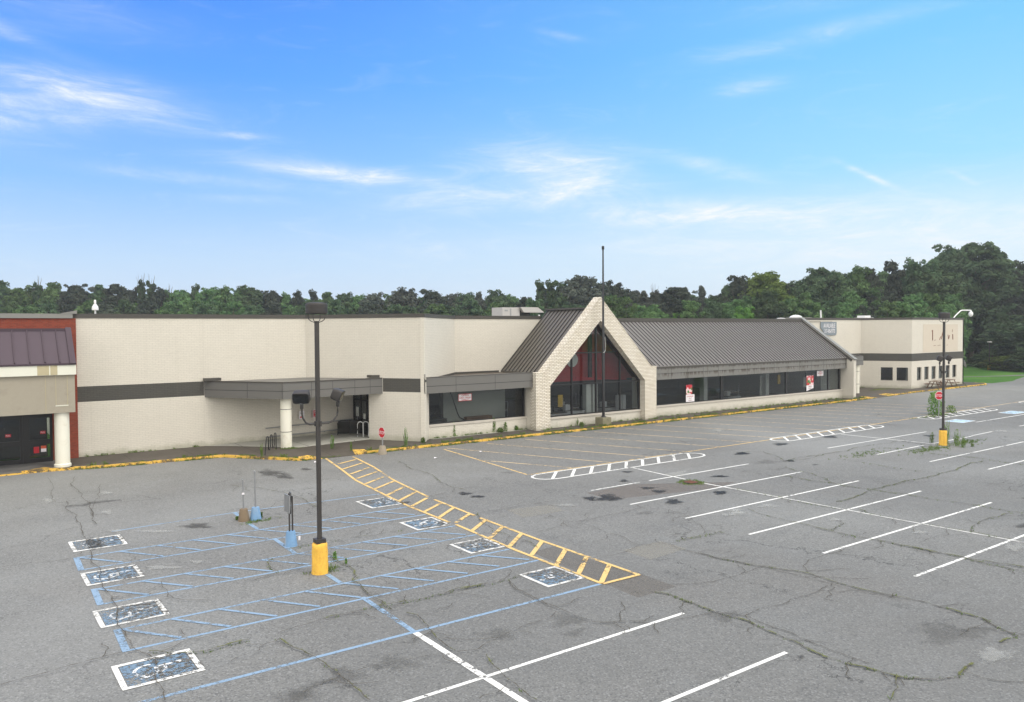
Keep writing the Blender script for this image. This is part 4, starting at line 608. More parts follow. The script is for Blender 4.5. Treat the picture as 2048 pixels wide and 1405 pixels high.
# sloping yellow flares at the ramps
ky.prism([(14.8, 39.75), (16.1, 39.6), (15.6, 40.5), (15.0, 40.3)], [-.05]*4, [.134, .02, .14, .14]).prism([(18.0, 39.7), (18.75, 39.72), (18.9, 40.5), (18.3, 40.75)], [-.05]*4, [.03, .134, .14, .14])
ky.prism([(70.6, 40.1), (72.6, 40.2), (71.7, 41.3), (71.0, 41.0)], [-.05]*4, [.134, .02, .14, .14]).prism([(74.8, 40.35), (77.0, 40.55), (76.4, 41.5), (75.0, 41.4)], [-.05]*4, [.02, .134, .14, .14])
ky.prism([(2.7, 44.46), (4.1, 44.42), (3.7, 45.0)], [.05]*3, [.136, .15, .15])
ky.build('kerb_paint', 'kerb_yellow')
kc.v = [tuple(Vector(v_) + Vector((0, .006, -.006))) for v_ in ky.v]; kc.f = list(ky.f)
kerb_o = struct(kc.build('kerb', 'kerb_concrete')); par(bpy.data.objects['kerb_paint'], kerb_o)
off = .006
side = MB().prism([(4.9, 44.2+.16), (6.25, 43.96), (12.0, 43.6), (14.92, 39.86), (15.0, 40.3), (15.6, 40.5), (16.0, 41.6), (18.6, 41.6), (18.3, 40.75), (18.9, 40.5), (18.75, 39.87), (22.3, 39.77), (40, 39.65), (67.5, 40.0), (70.6, 40.25), (71.0, 41.0), (71.7, 41.3), (75.0, 41.4), (76.4, 41.5), (77, 40.7), (81, 41.05), (98, 41.25), (99.1, 41.8), (99.5, 43), (99.5, 47.6), (4.9, 47.6)], -.1, .13)
pave = struct(side.build('pavement', 'brown_pavement'))
struct(MB().prism([(16.1, 39.55), (18.0, 39.65), (18.3, 40.75), (18.6, 41.6), (16.0, 41.6), (15.6, 40.5)], [-.1]*6, [.012, .03, .1, .134, .134, .1]).build('ramp', 'brown_pavement'))
struct(MB().prism([(72.6, 40.15), (74.8, 40.3), (75.0, 41.4), (71.7, 41.3)], [-.1]*4, [.012, .02, .134, .134]).build('ramp', 'brown_pavement'))
MB().prism([(13.3, 46.45), (16.2, 43.45), (20.95, 43.95), (21.4, 43.7), (21.4, 47.45), (12.1, 47.45)], [.131]*6, [.14, .16, .2, .2, .24, .14]).build('entrance_slab', 'light_pavement', pave)
struct(MB().prism([(-30, 44.46), (4.75, 44.46), (4.9, 47.5), (-30, 47.5)], -.1, .13).build('shop_pavement', 'wet_pavement'))
MB().quad((24.0, 41.55, .134), (31.3, 41.55, .134), (31.3, 41.84, .134), (24.0, 41.84, .134)).build('concrete_strip', 'light_pavement', pave)
mb_ = MB(); zz = .137
for cx, cy, rx, ry in ((81, 44.6, 3.0, .7), (83, 43.6, 1.2, .25), (16, 43.3, .6, .2)): blob(mb_, cx, cy, (rx, 0), (0, ry), zz); zz += .0002
o_ = mb_.build('moss_patch', 'moss', pave); at = o_.data.attributes.new('edge', 'FLOAT', 'POINT')
for i, a in enumerate(mb_.a): at.data[i].value = a

# ================================================================ THE STORE
TOP, CAPH = 7.62, 7.85
store = thing('store_building', 'long cream painted brick store with grey band, brick gable and grey metal roofs', 'building', (40, 47.5, 0))
D1, D2, D3 = (18.25, 47.5), (23.1, 40.95), (28.85, 46.8)
E1, E2, E3 = (82.3, 47.5), (84.55, 43.0), (96.5, 43.0)
def W(name, a, b, z0, z1, mat='cream_painted_brick', th=.25, out_=0): return MB().wall(a, b, z0, z1, th, out_).build(name, mat, store)
W('wall', (5.5, 47.5), D1, 0, TOP); W('wall', D1, D2, 3.0, TOP)
W('wall', (18.1, 47.55), (21.5, 47.55), 0, 3.1)
W('wall', (20.87, 43.97), D2, 0, 3.0); W('wall', D2, D3, 3.0, TOP); W('wall', D2, (23.9, 41.85), 0, 3.0)
W('wall', D3, (43.2, 46.8), 3.0, TOP)
W('wall', (69.0, 47.5), E1, 0, TOP)
E0 = Vector(E1)
def ip(a, b, f): return (a[0]+(b[0]-a[0])*f, a[1]+(b[1]-a[1])*f)
# angled wall of the right wing with two window openings, then six on the front
def windowed(a, b, spans, zs, zt, depth=.12):
    """spans along the wall as fractions; leaves openings, adds reveal, frame and glass"""
    L = math.hypot(b[0]-a[0], b[1]-a[1]); w_ = MB(); pos = 0
    for f0, f1 in spans:
        if f0 > pos: w_.wall(ip(a, b, pos), ip(a, b, f0), zs, zt)
        pos = f1
    w_.wall(ip(a, b, pos), b, zs, zt); w_.wall(a, b, 0, zs); w_.wall(a, b, zt, TOP); w_.build('wall', 'cream_painted_brick', store)
    for f0, f1 in spans:
        p, q = ip(a, b, f0), ip(a, b, f1); wd_ = math.hypot(q[0]-p[0], q[1]-p[1]); e = .06/wd_
        fr_ = MB(); fr_.wall(p, ip(p, q, e), zs, zt, .1, -depth).wall(ip(p, q, 1-e), q, zs, zt, .1, -depth).wall(ip(p, q, e), ip(p, q, 1-e), zt-.06, zt, .1, -depth).wall(ip(p, q, e), ip(p, q, 1-e), zs, zs+.06, .1, -depth)
        fo = fr_.build('window_frame', 'black_frame', store)
        MB().wall(ip(p, q, e), ip(p, q, 1-e), zs+.06, zt-.06, .01, -depth-.04).build('glass', 'window_glass', fo)
        MB().wall(ip(p, q, -e*.6), ip(p, q, 1+e*.6), zs-.07, zs-.004, .2, .03).build('sill', 'sill_stone', fo)
dE = math.hypot(E2[0]-E1[0], E2[1]-E1[1])
windowed(E1, E2, [(.40, .635), (.71, .93)], .98, 2.4)
windowed(E2, E3, [((x-84.55)/11.95, (x+.97-84.55)/11.95) for x in (85.72, 87.34, 88.95, 90.57, 92.2, 93.8)], .98, 2.4)
MB().box(86, 95.6, 44.3, 44.4, .3, 2.9).build('window_blind', 'interior_white', store)
W('wall', E3, (96.5, 92), 0, TOP)
# band and parapet cap
for a, b in (((5.5, 47.5), (12.1, 47.5)), ((21.45, 43.18), D2), ((78.3, 47.5), E1), (E1, E2), (E2, E3)): MB().wall(a, b, 3.1, 3.93, .05, .004).build('painted_band', 'grey_painted_brick', store)
for a, b in (((5.3, 47.5), D1), (D1, D2), (D2, D3), (D3, (36.5, 46.8)), ((71.0, 47.5), E1), (E1, E2), (E2, E3), (E3, (96.5, 92))): MB().wall(a, b, TOP, CAPH, .38, .045).build('parapet_cap', 'cap_metal', store)
jt = MB()
for x in (12.05,): jt.box(x-.006, x+.006, 47.494, 47.52, 0, TOP)
jt.build('control_joint', 'sill_stone', store)
# flat roof and the hidden volume
MB().prism([(5.6, 47.6), (18.3, 47.6), (23.15, 41.3), (28.7, 47.0), (71, 47.4), (82.3, 47.6), (84.6, 43.2), (96.3, 43.2), (96.3, 91.9), (5.6, 91.9)], 7.40, 7.45).build('flat_roof', 'gravel', store)
MB().box(5.6, 96.3, 91.7, 92, 0, 7.6).build('wall', 'cream_painted_brick', store); MB().box(5.3, 5.5, 47.5, 92, 0, 7.6).build('wall', 'cream_painted_brick', store)
# canopy over the left entrance
CA = [(12.08, 47.5), (15.25, 43.2), (21.45, 43.2), (18.3, 47.4)]
MB().prism(CA, 2.99, 3.9).build('canopy', 'painted_panel', store)
ed = MB(); ed.wall(CA[0], CA[1], 3.9, 3.96, .2, .03); ed.wall(CA[1], (21.42, 43.2), 3.9, 3.96, .2, .03)
ed.box(12.0, 12.9, 47.0, 47.5, 3.96, 4.12).box(20.75, 21.5, 43.35, 43.95, 3.96, 4.12); ed.build('canopy_cap', 'cap_metal', store)
sm = MB()
sm.wall(CA[0], CA[1], 3.42, 3.45, .02, .003).wall(CA[1], (21.4, 43.2), 3.42, 3.45, .02, .003)
for f in (.55, .985): p = ip(CA[0], CA[1], f); q = ip(CA[0], CA[1], f+.004); sm.wall(p, q, 3.0, 3.41, .02, .003).wall(p, q, 3.46, 3.89, .02, .003)
for x in (16.9, 18.2, 19.6, 20.6): sm.wall((x, 43.2), (x+.02, 43.2), 3.0, 3.41, .02, .003).wall((x, 43.2), (x+.02, 43.2), 3.46, 3.89, .02, .003)
sm.build('canopy_joint', 'dark_joint', store)
def column(x, y, r, z0, z1, par_, rings, base=False):
    c_ = MB().lathe((x, y, 0), ([(r+.05, z0), (r+.05, z0+.12), (r, z0+.16)] if base else [(r, z0)]) + [(r, z1)], 32).build('column', 'column_white', par_, True)
    for z in rings: MB().lathe((x, y, z), [(r+.006, 0), (r+.006, .03)], 32).build('column_joint', 'dark_joint', c_)
column(15.62, 43.85, .315, .13, 3.0, store, (1.05, 2.35))
# the glazed entrance under it (faces -X)
dr = MB()
for y in (43.4, 44.35, 45.3, 46.25, 47.3): dr.box(21.36, 21.44, y-.06, y+.06, .2, 3.0)
dr.box(21.37, 21.43, 43.4, 47.3, 2.35, 2.45).box(21.37, 21.43, 43.4, 47.3, .2, .42).box(21.37, 21.43, 43.4, 47.3, 1.15, 1.25).box(21.37, 21.43, 43.4, 47.3, 2.9, 3.0)
dro = dr.build('door', 'black_frame', store)
MB().box(21.39, 21.4, 43.45, 47.25, .3, 2.95).build('glass', 'window_glass', dro); MB().box(21.30, 21.32, 46.6, 46.62, 1.0, 1.5).build('handle', 'galvanised', dro)
MB().box(21.355, 21.36, 46.5, 46.9, 1.3, 1.9).build('door_notice', 'interior_white', dro); MB().box(21.355, 21.36, 45.5, 45.8, 1.2, 1.55).build('door_notice', 'interior_white', dro)
MB().box(21.5, 23.0, 47.2, 47.3, .2, 3).build('lobby_wall', 'interior_wall', store)
# bay window and its canopy
def glazing(x0, x1, y, z0, z1, muls, mw=.06, name='window_frame'):
    f_ = MB(); f_.box(x0, x1, y, y+.1, z1-.06, z1).box(x0, x1, y, y+.1, z0, z0+.06)
    for m_ in muls:
        mx_, w2 = m_ if hasattr(m_, '__len__') else (m_, mw); f_.box(mx_-w2/2, mx_+w2/2, y-.005, y+.09, z0+.06, z1-.06)
    fo = f_.build(name, 'black_frame', store); MB().box(x0+.02, x1-.02, y+.04, y+.05, z0+.05, z1-.05).build('glass', 'window_glass', fo); return fo
W('wall', (23.9, 41.85), (31.4, 41.85), 0, .86)
MB().box(23.85, 31.4, 41.80, 42.05, .86, 1.0).build('sill', 'sill_stone', store)
glazing(23.9, 31.35, 41.9, 1.0, 3.0, [23.94, (31.22, .14)])
MB().prism([(23.12, 41.1), (31.395, 41.1), (31.395, 42.0), (23.9, 42.0)], 3.0, 3.95).build('canopy', 'painted_panel', store)
MB().prism([(23.5, 41.2), (32.7, 41.2), (32.7, 46.79), (28.85, 46.79)], 3.6, 3.72).build('gravel_roof', 'gravel', store)
ed = MB().box(23.1, 31.39, 41.08, 41.22, 3.951, 3.99); ed.box(23.08, 23.16, 40.96, 41.12, 2.99, 4.2); ed.wall(D2, D3, 3.72, 3.86, .05, .05); ed.wall(D3, (32.6, 46.8), 3.72, 3.86, .05, .05); ed.build('canopy_cap', 'cap_metal', store)
MB().box(23.2, 31.39, 41.095, 41.11, 3.42, 3.45).box(25.4, 25.42, 41.095, 41.11, 3.0, 3.94).box(28.35, 28.37, 41.095, 41.11, 3.0, 3.94).build('canopy_joint', 'dark_joint', store)
# brick gable
G = 'worn_white_brick'
outer = [(31.4, .0), (31.4, 3.9), (32.05, 3.9), (37.15, 9.05), (42.2, 3.98), (42.75, 3.98), (42.75, .0)]
inner = [(32.6, .0), (32.6, 3.05), (37.15, 7.45), (41.55, 3.05), (41.55, .0)]
gm = MB(); Yg, Tg = 40.75, .66
n0 = 0; O, I = outer, inner
pairs = [([O[0], O[1], I[1], I[0]]), ([O[1], O[2], O[3], I[2], I[1]]), ([O[3], O[4], I[3], I[2]]), ([O[4], O[5], O[6], I[4], I[3]])]
V = {}
def gv(p, y):
    k = (p, y)
    if k not in V: V[k] = len(gm.v); gm.v.append((p[0], y, p[1]))
    return V[k]
for pl in pairs:
    gm.f.append(tuple(gv(p, Yg) for p in pl)); gm.f.append(tuple(gv(p, Yg+Tg) for p in reversed(pl)))
for seq in (O, I):
    for a, b in zip(seq, seq[1:]): gm.f.append((gv(a, Yg), gv(b, Yg), gv(b, Yg+Tg), gv(a, Yg+Tg)))
gab = gm.build('gable_frame', G, store)
gab.data.update()
cpg = MB()
for a, b in ((outer[2], outer[3]), (outer[3], outer[4])):
    a3, b3 = Vector((a[0], 0, a[1])), Vector((b[0], 0, b[1])); d_ = (b3-a3).normalized(); up = Vector((-d_.z, 0, d_.x))
    nb = int((b3-a3).length/.1)
    for k in range(nb):
        c0 = a3 + d_*((k+.5)*(b3-a3).length/nb); cpg.obox((c0.x + up.x*.02, Yg+Tg/2, c0.z+up.z*.02), d_, (0, 1, 0), up, .043, Tg/2+.02, .035)
cpg.build('gable_coping', G, gab)
MB().box(31.38, 32.1, Yg-.02, Yg+Tg+.02, 3.9, 3.97).build('pier_cap', G, gab); MB().box(42.15, 42.77, Yg-.02, Yg+Tg+.02, 3.98, 4.05).build('pier_cap', G, gab)
W('wall', (32.6, 41.2), (41.55, 41.2), 0, .74); MB().box(32.6, 41.55, 41.12, 41.42, .74, .86).build('sill', 'sill_stone', store)
MB().box(31.42, 31.62, 41.4, 42.1, 0, 3.9).build('wall', 'cream_painted_brick', store); MB().box(42.5, 42.74, 41.4, 41.8, 0, 3.9).build('wall', 'cream_painted_brick', store)
gf = MB()
zi = lambda x: 3.05 + (x-32.6)*(4.4/4.55) if x < 37.15 else 7.45 - (x-37.15)*1.0
for x, w2 in ((34.96, .10), (37.22, .13), (39.54, .10)): gf.box(x-w2/2, x+w2/2, 41.28, 41.4, .86, zi(x)-.03)
gf.box(32.6, 32.7, 41.28, 41.4, .86, 3.1).box(41.4, 41.55, 41.28, 41.4, .86, 3.1)
gf.box(32.7, 41.4, 41.285, 41.395, .86, .95).box(32.7, 41.4, 41.285, 41.395, 2.96, 3.05).box(34.95, 39.5, 41.285, 41.395, 5.14, 5.22)
for (xa, za), (xb, zb) in (((32.6, 3.05), (37.15, 7.45)), ((37.15, 7.45), (41.55, 3.05))):
    a3, b3 = Vector((xa, 0, za)), Vector((xb, 0, zb)); d_ = (b3-a3).normalized(); dn = Vector((d_.z, 0, -d_.x)); mid_ = (a3+b3)/2 + dn*.07
    gf.obox((mid_.x, 41.34, mid_.z), d_, (0, 1, 0), dn, (b3-a3).length/2, .055, .07)
gfo = gf.build('window_frame', 'black_frame', store)
MB().profile([(32.62, .9), (41.53, .9), (41.53, 3.02), (37.15, 7.4), (32.62, 3.02)], (0, 41.33, 0), (1, 0, 0), (0, 0, 1), (0, 1, 0), .01).build('glass', 'window_glass', gfo)
# roof behind the gable: two planes falling to left and right
sl = 5.15/5.1; zr = lambda x: 8.29 - abs(x-37.15)*sl
def slope_x(xa, xb, name, matn):
    m_ = MB(); a, b = (xa, zr(xa)), (xb, zr(xb)); m_.profile([a, b, (b[0], b[1]-.12), (a[0], a[1]-.12)], (0, 41.41, 0), (1, 0, 0), (0, 0, 1), (0, 1, 0), 46.72-41.41)
    return m_.build(name, matn, store)
rl = slope_x(32.75, 37.15, 'metal_roof', 'roof_metal_side'); rr = slope_x(37.16, 42.6, 'metal_roof', 'roof_metal_side')
ss = MB()
d_ = Vector((1, 0, sl)).normalized(); up = Vector((-sl, 0, 1)).normalized()
for k in range(13):
    y = 41.5 + k*.42; xm = (32.75+37.1)/2; ss.obox((xm+up.x*.035, y, zr(xm)+up.z*.035), d_, (0, 1, 0), up, 4.35/2/d_.x, .014, .026)
ss.build('roof_seam', 'seam_metal', rl)
MB().box(36.95, 37.35, 41.42, 46.76, 8.28, 8.40).build('ridge_cap', 'cap_metal', rl)
tri = MB().profile([(32.9, 3.6), (41.4, 3.6), (41.4, 3.9), (37.15, 8.15), (32.9, 3.8)], (0, 46.60, 0), (1, 0, 0), (0, 0, 1), (0, 1, 0), .1); tri.build('gable_back', 'interior_wall', store)
# long metal roof facing the lot
ya, za, yb, zb = 40.98, 3.98, 45.8, 7.42
MB().profile([(ya, za), (yb, zb), (yb, zb-.14), (ya, za-.14)], (42.78, 0, 0), (0, 1, 0), (0, 0, 1), (1, 0, 0), 25.82).build('metal_roof', 'roof_metal', store)
mr = [o for o in store.children if o.name.startswith('metal_roof')][-1]
ss = MB(); d_ = Vector((0, yb-ya, zb-za)); LL = d_.length; d_.normalize(); up = Vector((0, -d_.z, d_.y)); mid_ = Vector((0, (ya+yb)/2, (za+zb)/2)) + up*.03
for k in range(62): ss.obox((42.95+k*.414, mid_.y, mid_.z), d_, (1, 0, 0), up, LL/2-.02, .016, .024)
ss.build('roof_seam', 'seam_metal', mr)
MB().box(39.0, 68.7, 45.72, 46.1, 7.40, 7.70).build('ridge_cap', 'cap_metal', store)
MB().box(42.78, 68.55, 40.93, 41.02, 3.84, 3.96).build('gutter', 'cap_metal', store)
MB().box(42.76, 68.55, 40.98, 41.5, 2.98, 3.835).build('fascia', 'streaked_fascia', store)
fj = MB().box(42.78, 68.5, 40.974, 40.99, 3.41, 3.44)
for x in [44.6+1.83*k for k in range(14)]: fj.box(x-.01, x+.01, 40.975, 40.99, 2.99, 3.40).box(x-.01, x+.01, 40.975, 40.99, 3.45, 3.83)
fj.build('fascia_joint', 'dark_joint', store)
W('wall', (42.75, 41.42), (68.6, 41.42), 0, .86); MB().box(42.75, 68.6, 41.36, 41.62, .86, .98).build('sill', 'sill_stone', store)
glazing(42.76, 68.4, 41.48, .98, 2.98, [(51.15, .34), (59.95, .4), (66.3, .07), (68.2, .3), 42.82])
# end wall (fin) with a raised sloping cap
fin_ = [(40.3, .0), (40.3, 3.78), (45.95, 7.70), (47.6, 7.70), (47.6, .0)]
MB().profile(fin_, (68.6, 0, 0), (0, 1, 0), (0, 0, 1), (1, 0, 0), .42).build('end_wall', 'cream_painted_brick', store)
fc = MB()
a3, b3 = Vector((0, 40.2, 3.80)), Vector((0, 45.95, 7.79)); d_ = (b3-a3).normalized(); up = Vector((0, -d_.z, d_.y)); mid_ = (a3+b3)/2
fc.obox((68.81, mid_.y, mid_.z), d_, (1, 0, 0), up, (b3-a3).length/2, .25, .06); fc.box(68.56, 69.06, 45.95, 47.6, 7.72, 7.86); fc.build('end_wall_cap', 'fin_cap', store)
fd = MB(); mid2 = mid_ - up*.16; fd.obox((68.57, mid2.y+.1, mid2.z), d_, (1, 0, 0), up, (b3-a3).length/2-.1, .02, .12); fd.build('end_wall_flashing', 'cap_metal', store)
# right entrance canopy
CB = [(69.03, 43.2), (75.3, 43.2), (78.4, 47.45), (69.03, 47.45)]
MB().prism(CB, 2.99, 3.9).build('canopy', 'painted_panel', store)
ed = MB().wall(CB[0], CB[1], 3.9, 3.96, .2, .03); ed.wall(CB[1], CB[2], 3.9, 3.96, .2, .03); ed.box(69.1, 70.2, 44, 44.6, 3.96, 4.2); ed.build('canopy_cap', 'cap_metal', store)
MB().wall(CB[0], CB[1], 3.42, 3.45, .02, .003).wall(CB[1], CB[2], 3.42, 3.45, .02, .003).build('canopy_joint', 'dark_joint', store)
column(74.75, 43.65, .315, .13, 3.0, store, (1.05, 2.35))
# ---------------------------------------------------------------- inside the shop
MB().box(23.3, 68.5, 42.0, 62, .0, .14).build('interior_floor', 'interior_floor', store)
MB().box(23.0, 68.6, 60, 60.2, .14, 4).build('interior_wall', 'interior_wall', store)
MB().box(68.3, 68.59, 41.7, 60, .14, 4).build('interior_wall', 'interior_white', store)
ic = MB().box(31.6, 42.7, 42.85, 60, 3.25, 3.35); ic.prism([(23.9, 42.0), (31.5, 42.0), (31.5, 60), (22.0, 60), (22.0, 44)], 3.25, 3.35); ic.box(42.75, 68.6, 41.6, 60, 3.3, 3.4); ic.build('interior_ceiling', 'interior_ceiling', store)
MB().box(25.5, 30.4, 42.9, 43.0, .14, 3.2).build('interior_wall', 'partition', store)
MB().box(25.3, 25.49, 42.8, 43.0, .14, 3.2).build('partition_post', 'counter_black', store)
MB().box(66.9, 68.29, 42.6, 42.7, .14, 3.2).build('interior_wall', 'partition', store)
MB().box(58.1, 58.45, 42.95, 43.0, .14, 2.6).build('interior_post', 'partition', store)
MB().profile([(32.8, 3.1), (42.3, 3.1), (37.15, 8.2), (32.8, 3.75)], (0, 42.7, 0), (1, 0, 0), (0, 0, 1), (0, 1, 0), .1).build('red_fascia', 'interior_red', store)
MB().box(32.8, 42.4, 42.66, 42.69, 2.85, 3.1).build('fascia_trim', 'counter_black', store)
MB().lathe((0, 0, 0), [(.02, -.04), (.52, -.04), (.52, .04), (.02, .04)], 36).build('wall_disc', 'interior_white', store)
dsc = [o for o in store.children if o.name.startswith('wall_disc')][0]
dsc.data.transform(Matrix.Translation((36.1, 42.63, 4.65)) @ Matrix.Rotation(math.radians(90), 4, 'X'))
for x, y in ((37.7, 42.9), (38.4, 42.95), (50.6, 42.9), (58.9, 42.9), (42.1, 42.2)): MB().box(x, x+.45, y, y+.45, .14, 3.25).build('interior_column', 'interior_white', store)
MB().box(37.6, 37.85, 42.45, 42.62, 3.15, 6.9).build('interior_post', 'counter_black', store)
MB().box(65.3, 66.7, 43.1, 43.2, .14, 2.6).build('interior_frame', 'counter_black', store)
MB().profile([(32.9, 3.25), (38.2, 3.12), (38.2, 3.2), (32.9, 3.45)], (0, 42.4, 0), (1, 0, 0), (0, 0, 1), (0, 1, 0), .05).build('red_beam', 'sign_red', store)
MB().profile([(36.2, 3.3), (41.2, 3.02), (41.2, 3.1), (36.2, 3.42)], (0, 42.32, 0), (1, 0, 0), (0, 0, 1), (0, 1, 0), .05).build('red_beam', 'sign_red', store)
# checkout counters seen through the glass
def counter(x, y, lab):
    c_ = thing('checkout_counter', lab, 'counter', (x, y, .14), 'checkout counters behind the glass')
    MB().box(x, x+1.8, y, y+.8, .14, .95).build('counter_base', 'counter_grey', c_); MB().box(x-.05, x+1.85, y-.05, y+.85, .951, 1.0).build('counter_top', 'counter_black', c_)
    MB().box(x+.1, x+.5, y+.1, y+.45, 1.001, 1.4).build('screen', 'counter_grey', c_); MB().tube([(x+1.6, y+.1, 1.0), (x+1.6, y+.1, 2.0)], .03, 6).build('light_post', 'galvanised', c_)
for x, y, l_ in ((33.4, 42.2, 'pale checkout counter behind the leftmost pane of the gable window'), (35.7, 42.9, 'pale checkout counter behind the second pane of the gable window'), (39.3, 42.9, 'pale checkout counter behind the pane right of the flagpole'), (36.9, 44.9, 'pale checkout counter deepest behind the middle of the gable window'), (54.0, 43.2, 'pale counter inside the long window right of its first wide post')): counter(x, y, l_)
lk = thing('cabinet', 'pair of tall pale cabinets standing behind the right pane of the gable window', 'cabinet', (40.9, 43, .14)); MB().box(40.3, 40.65, 42.3, 42.6, .14, 1.9).build('cabinet_body', 'counter_grey', lk); MB().box(40.75, 41.1, 42.3, 42.6, .14, 1.9).build('cabinet_body', 'counter_grey', lk)
for x, y, z, l_ in ((34.7, 42.5, 1.35, 'yellow hanging board inside the left part of the gable window'), (60.6, 42.9, 1.75, 'yellow hanging board behind the long window left of its second wide post')):
    tag(MB().box(x, x+.42, y, y+.03, z, z+.85).build('hanging_board', 'yellow_plastic'), l_, 'sign')
tag(MB().box(32.8, 35.0, 41.8, 42.5, .15, .62).build('red_bench', 'interior_red'), 'low red block inside the glass at the bottom left of the gable window', 'bench')
tag(MB().tube([(25.6, 42.2, 3.0), (25.75, 42.2, 2.7), (26.2, 42.2, 1.5), (26.35, 42.2, 1.25), (26.9, 42.2, .96)], .035, 6).build('hanging_cable', 'black_rubber'), 'black cable sagging behind the bay window glass below the left pane edge', 'cable')
tag(MB().box(27.0, 29.0, 42.4, 42.75, .95, 1.2).build('wooden_plank', 'wood_dark'), 'brown timber lying inside the bay window at its sill', 'timber')
tag(MB().tube([(29.9, 43.6, 1.9), (31.1, 43.6, 1.9), (31.1, 43.6, .2)], .03, 6).tube([(29.9, 43.6, 1.3), (31.1, 43.6, 1.3)], .03, 6).build('display_rack', 'galvanised'), 'pale metal rail frame behind the right part of the bay window', 'rack')
tag(MB().box(23.95, 25.4, 42.2, 43.2, .14, 1.25).build('dark_cabinet', 'counter_black'), 'low dark box inside the left corner of the bay window', 'cabinet')
# ---------------------------------------------------------------- signs on glass and walls
def poster(name, lab, x0, x1, z0, z1, y, mat='sign_white', lines=(), cat='sign', border=None):
    s_ = thing(name, lab, cat, ((x0+x1)/2, y, z0)); MB().box(x0, x1, y, y+.012, z0, z1).build('panel', mat, s_)
    if border:
        b_ = MB(); e = .03; b_.box(x0, x1, y-.004, y-.0005, z0, z0+e).box(x0, x1, y-.004, y-.0005, z1-e, z1).box(x0, x0+e, y-.004, y-.0005, z0+e, z1-e).box(x1-e, x1, y-.004, y-.0005, z0+e, z1-e); b_.build('border', border, s_)
    for body, size, zc_, col, sx in lines: text('lettering', body, size, col, ((x0+x1)/2, y-.003, z0+zc_), (1, 0, 0), parent=s_, sx=sx)
    return s_
poster('window_sign', 'white sign with red opening hours in the bay window', 26.05, 27.06, 2.32, 2.78, 41.87, lines=[('OPEN', .17, .31, 'sign_red', 1.2), ('6:00am - Midnight', .125, .17, 'sign_red', .95), ('DAILY', .16, .03, 'sign_red', 1.2)], border='sign_red')
poster('window_sign', 'small white notice at the bottom left of the long window', 46.78, 47.77, 1.06, 1.63, 41.45, lines=[('FOR MORE INFO', .12, .38, 'sign_red', .8), ('CALL US', .10, .24, 'rust', .8), ('THANK YOU', .09, .08, 'rust', .8)])
poster('window_poster', 'torn fruit picture poster above the white notice in the long window', 46.8, 47.5, 1.64, 2.4, 41.45, 'fruit_print', cat='poster')
p_ = poster('window_poster', 'strawberry picture poster with white foot in the right part of the long window', 62.85, 63.93, 1.6, 2.47, 41.45, 'fruit_print', cat='poster')
MB().prism([(62.85, 41.45), (63.93, 41.45), (63.93, 41.462), (62.85, 41.462)], [1.08, 1.32, 1.32, 1.08], [1.599]*4).build('paper_foot', 'sign_white', p_)
text('lettering', 'FRESH\nDAILY', .17, 'rust', (63.4, 41.447, 1.42), (1, 0, 0), parent=p_)
poster('window_sign', 'small white sign with red lettering high at the right end of the long window', 64.47, 65.5, 2.38, 2.86, 41.45, lines=[('OPEN', .15, .32, 'sign_red', 1.1), ('MIDNIGHT', .15, .18, 'sign_red', 1.0), ('DAILY', .13, .04, 'sign_red', 1.1)])
poster('window_sign', 'pale framed sheet below the small red lettered sign in the long window', 64.7, 65.4, 1.25, 2.2, 43.0, 'interior_white')
# notices on the wall below the canopy
a_ = poster('wall_notice', 'white notice with black and red print on the wall behind the round column', 17.68, 18.02, 1.32, 1.82, 47.28, lines=[('NO', .13, .31, 'counter_black', 1), ])
MB().box(17.74, 17.96, 47.27, 47.276, 1.38, 1.48).build('red_bar', 'sign_red', a_)
r_ = poster('wall_notice', 'red no smoking notice on the wall below the left canopy', 18.58, 18.93, 1.34, 1.84, 47.28, 'sign_red', lines=[('NO', .07, .13, 'sign_white', 1), ('SMOKING', .06, .05, 'sign_white', .9)], border='sign_white')
rg = MB().tube([(18.755+.085*math.cos(a), 47.272, 1.68+.085*math.sin(a)) for a in [k*math.pi/8 for k in range(17)]], .012, 6, False); rg.tube([(18.70, 47.27, 1.74), (18.81, 47.27, 1.62)], .012, 6); rg.build('prohibition_ring', 'sign_white', r_)
# AVAILABLE banner, its lower left torn
av = thing('available_sign', 'grey board reading AVAILABLE with a phone number, high on the right wall', 'sign', (75.9, 47.4, 6))
MB().profile([(74.35, 6.82), (74.75, 6.5), (75.0, 6.2), (75.6, 6.02), (76.4, 5.97), (77.2, 6.0), (77.36, 6.3), (77.3, 7.02), (77.33, 7.42), (74.37, 7.42)], (0, 47.40, 0), (1, 0, 0), (0, 0, 1), (0, 1, 0), .03).build('panel', 'sign_grey', av)
text('lettering', 'AVAILABLE', .64, 'sign_white', (75.95, 47.39, 6.80), (1, 0, 0), parent=av, sx=.70)
text('lettering', '317-436-9770', .62, 'sign_white', (76.0, 47.39, 6.24), (1, 0, 0), parent=av, sx=.56)
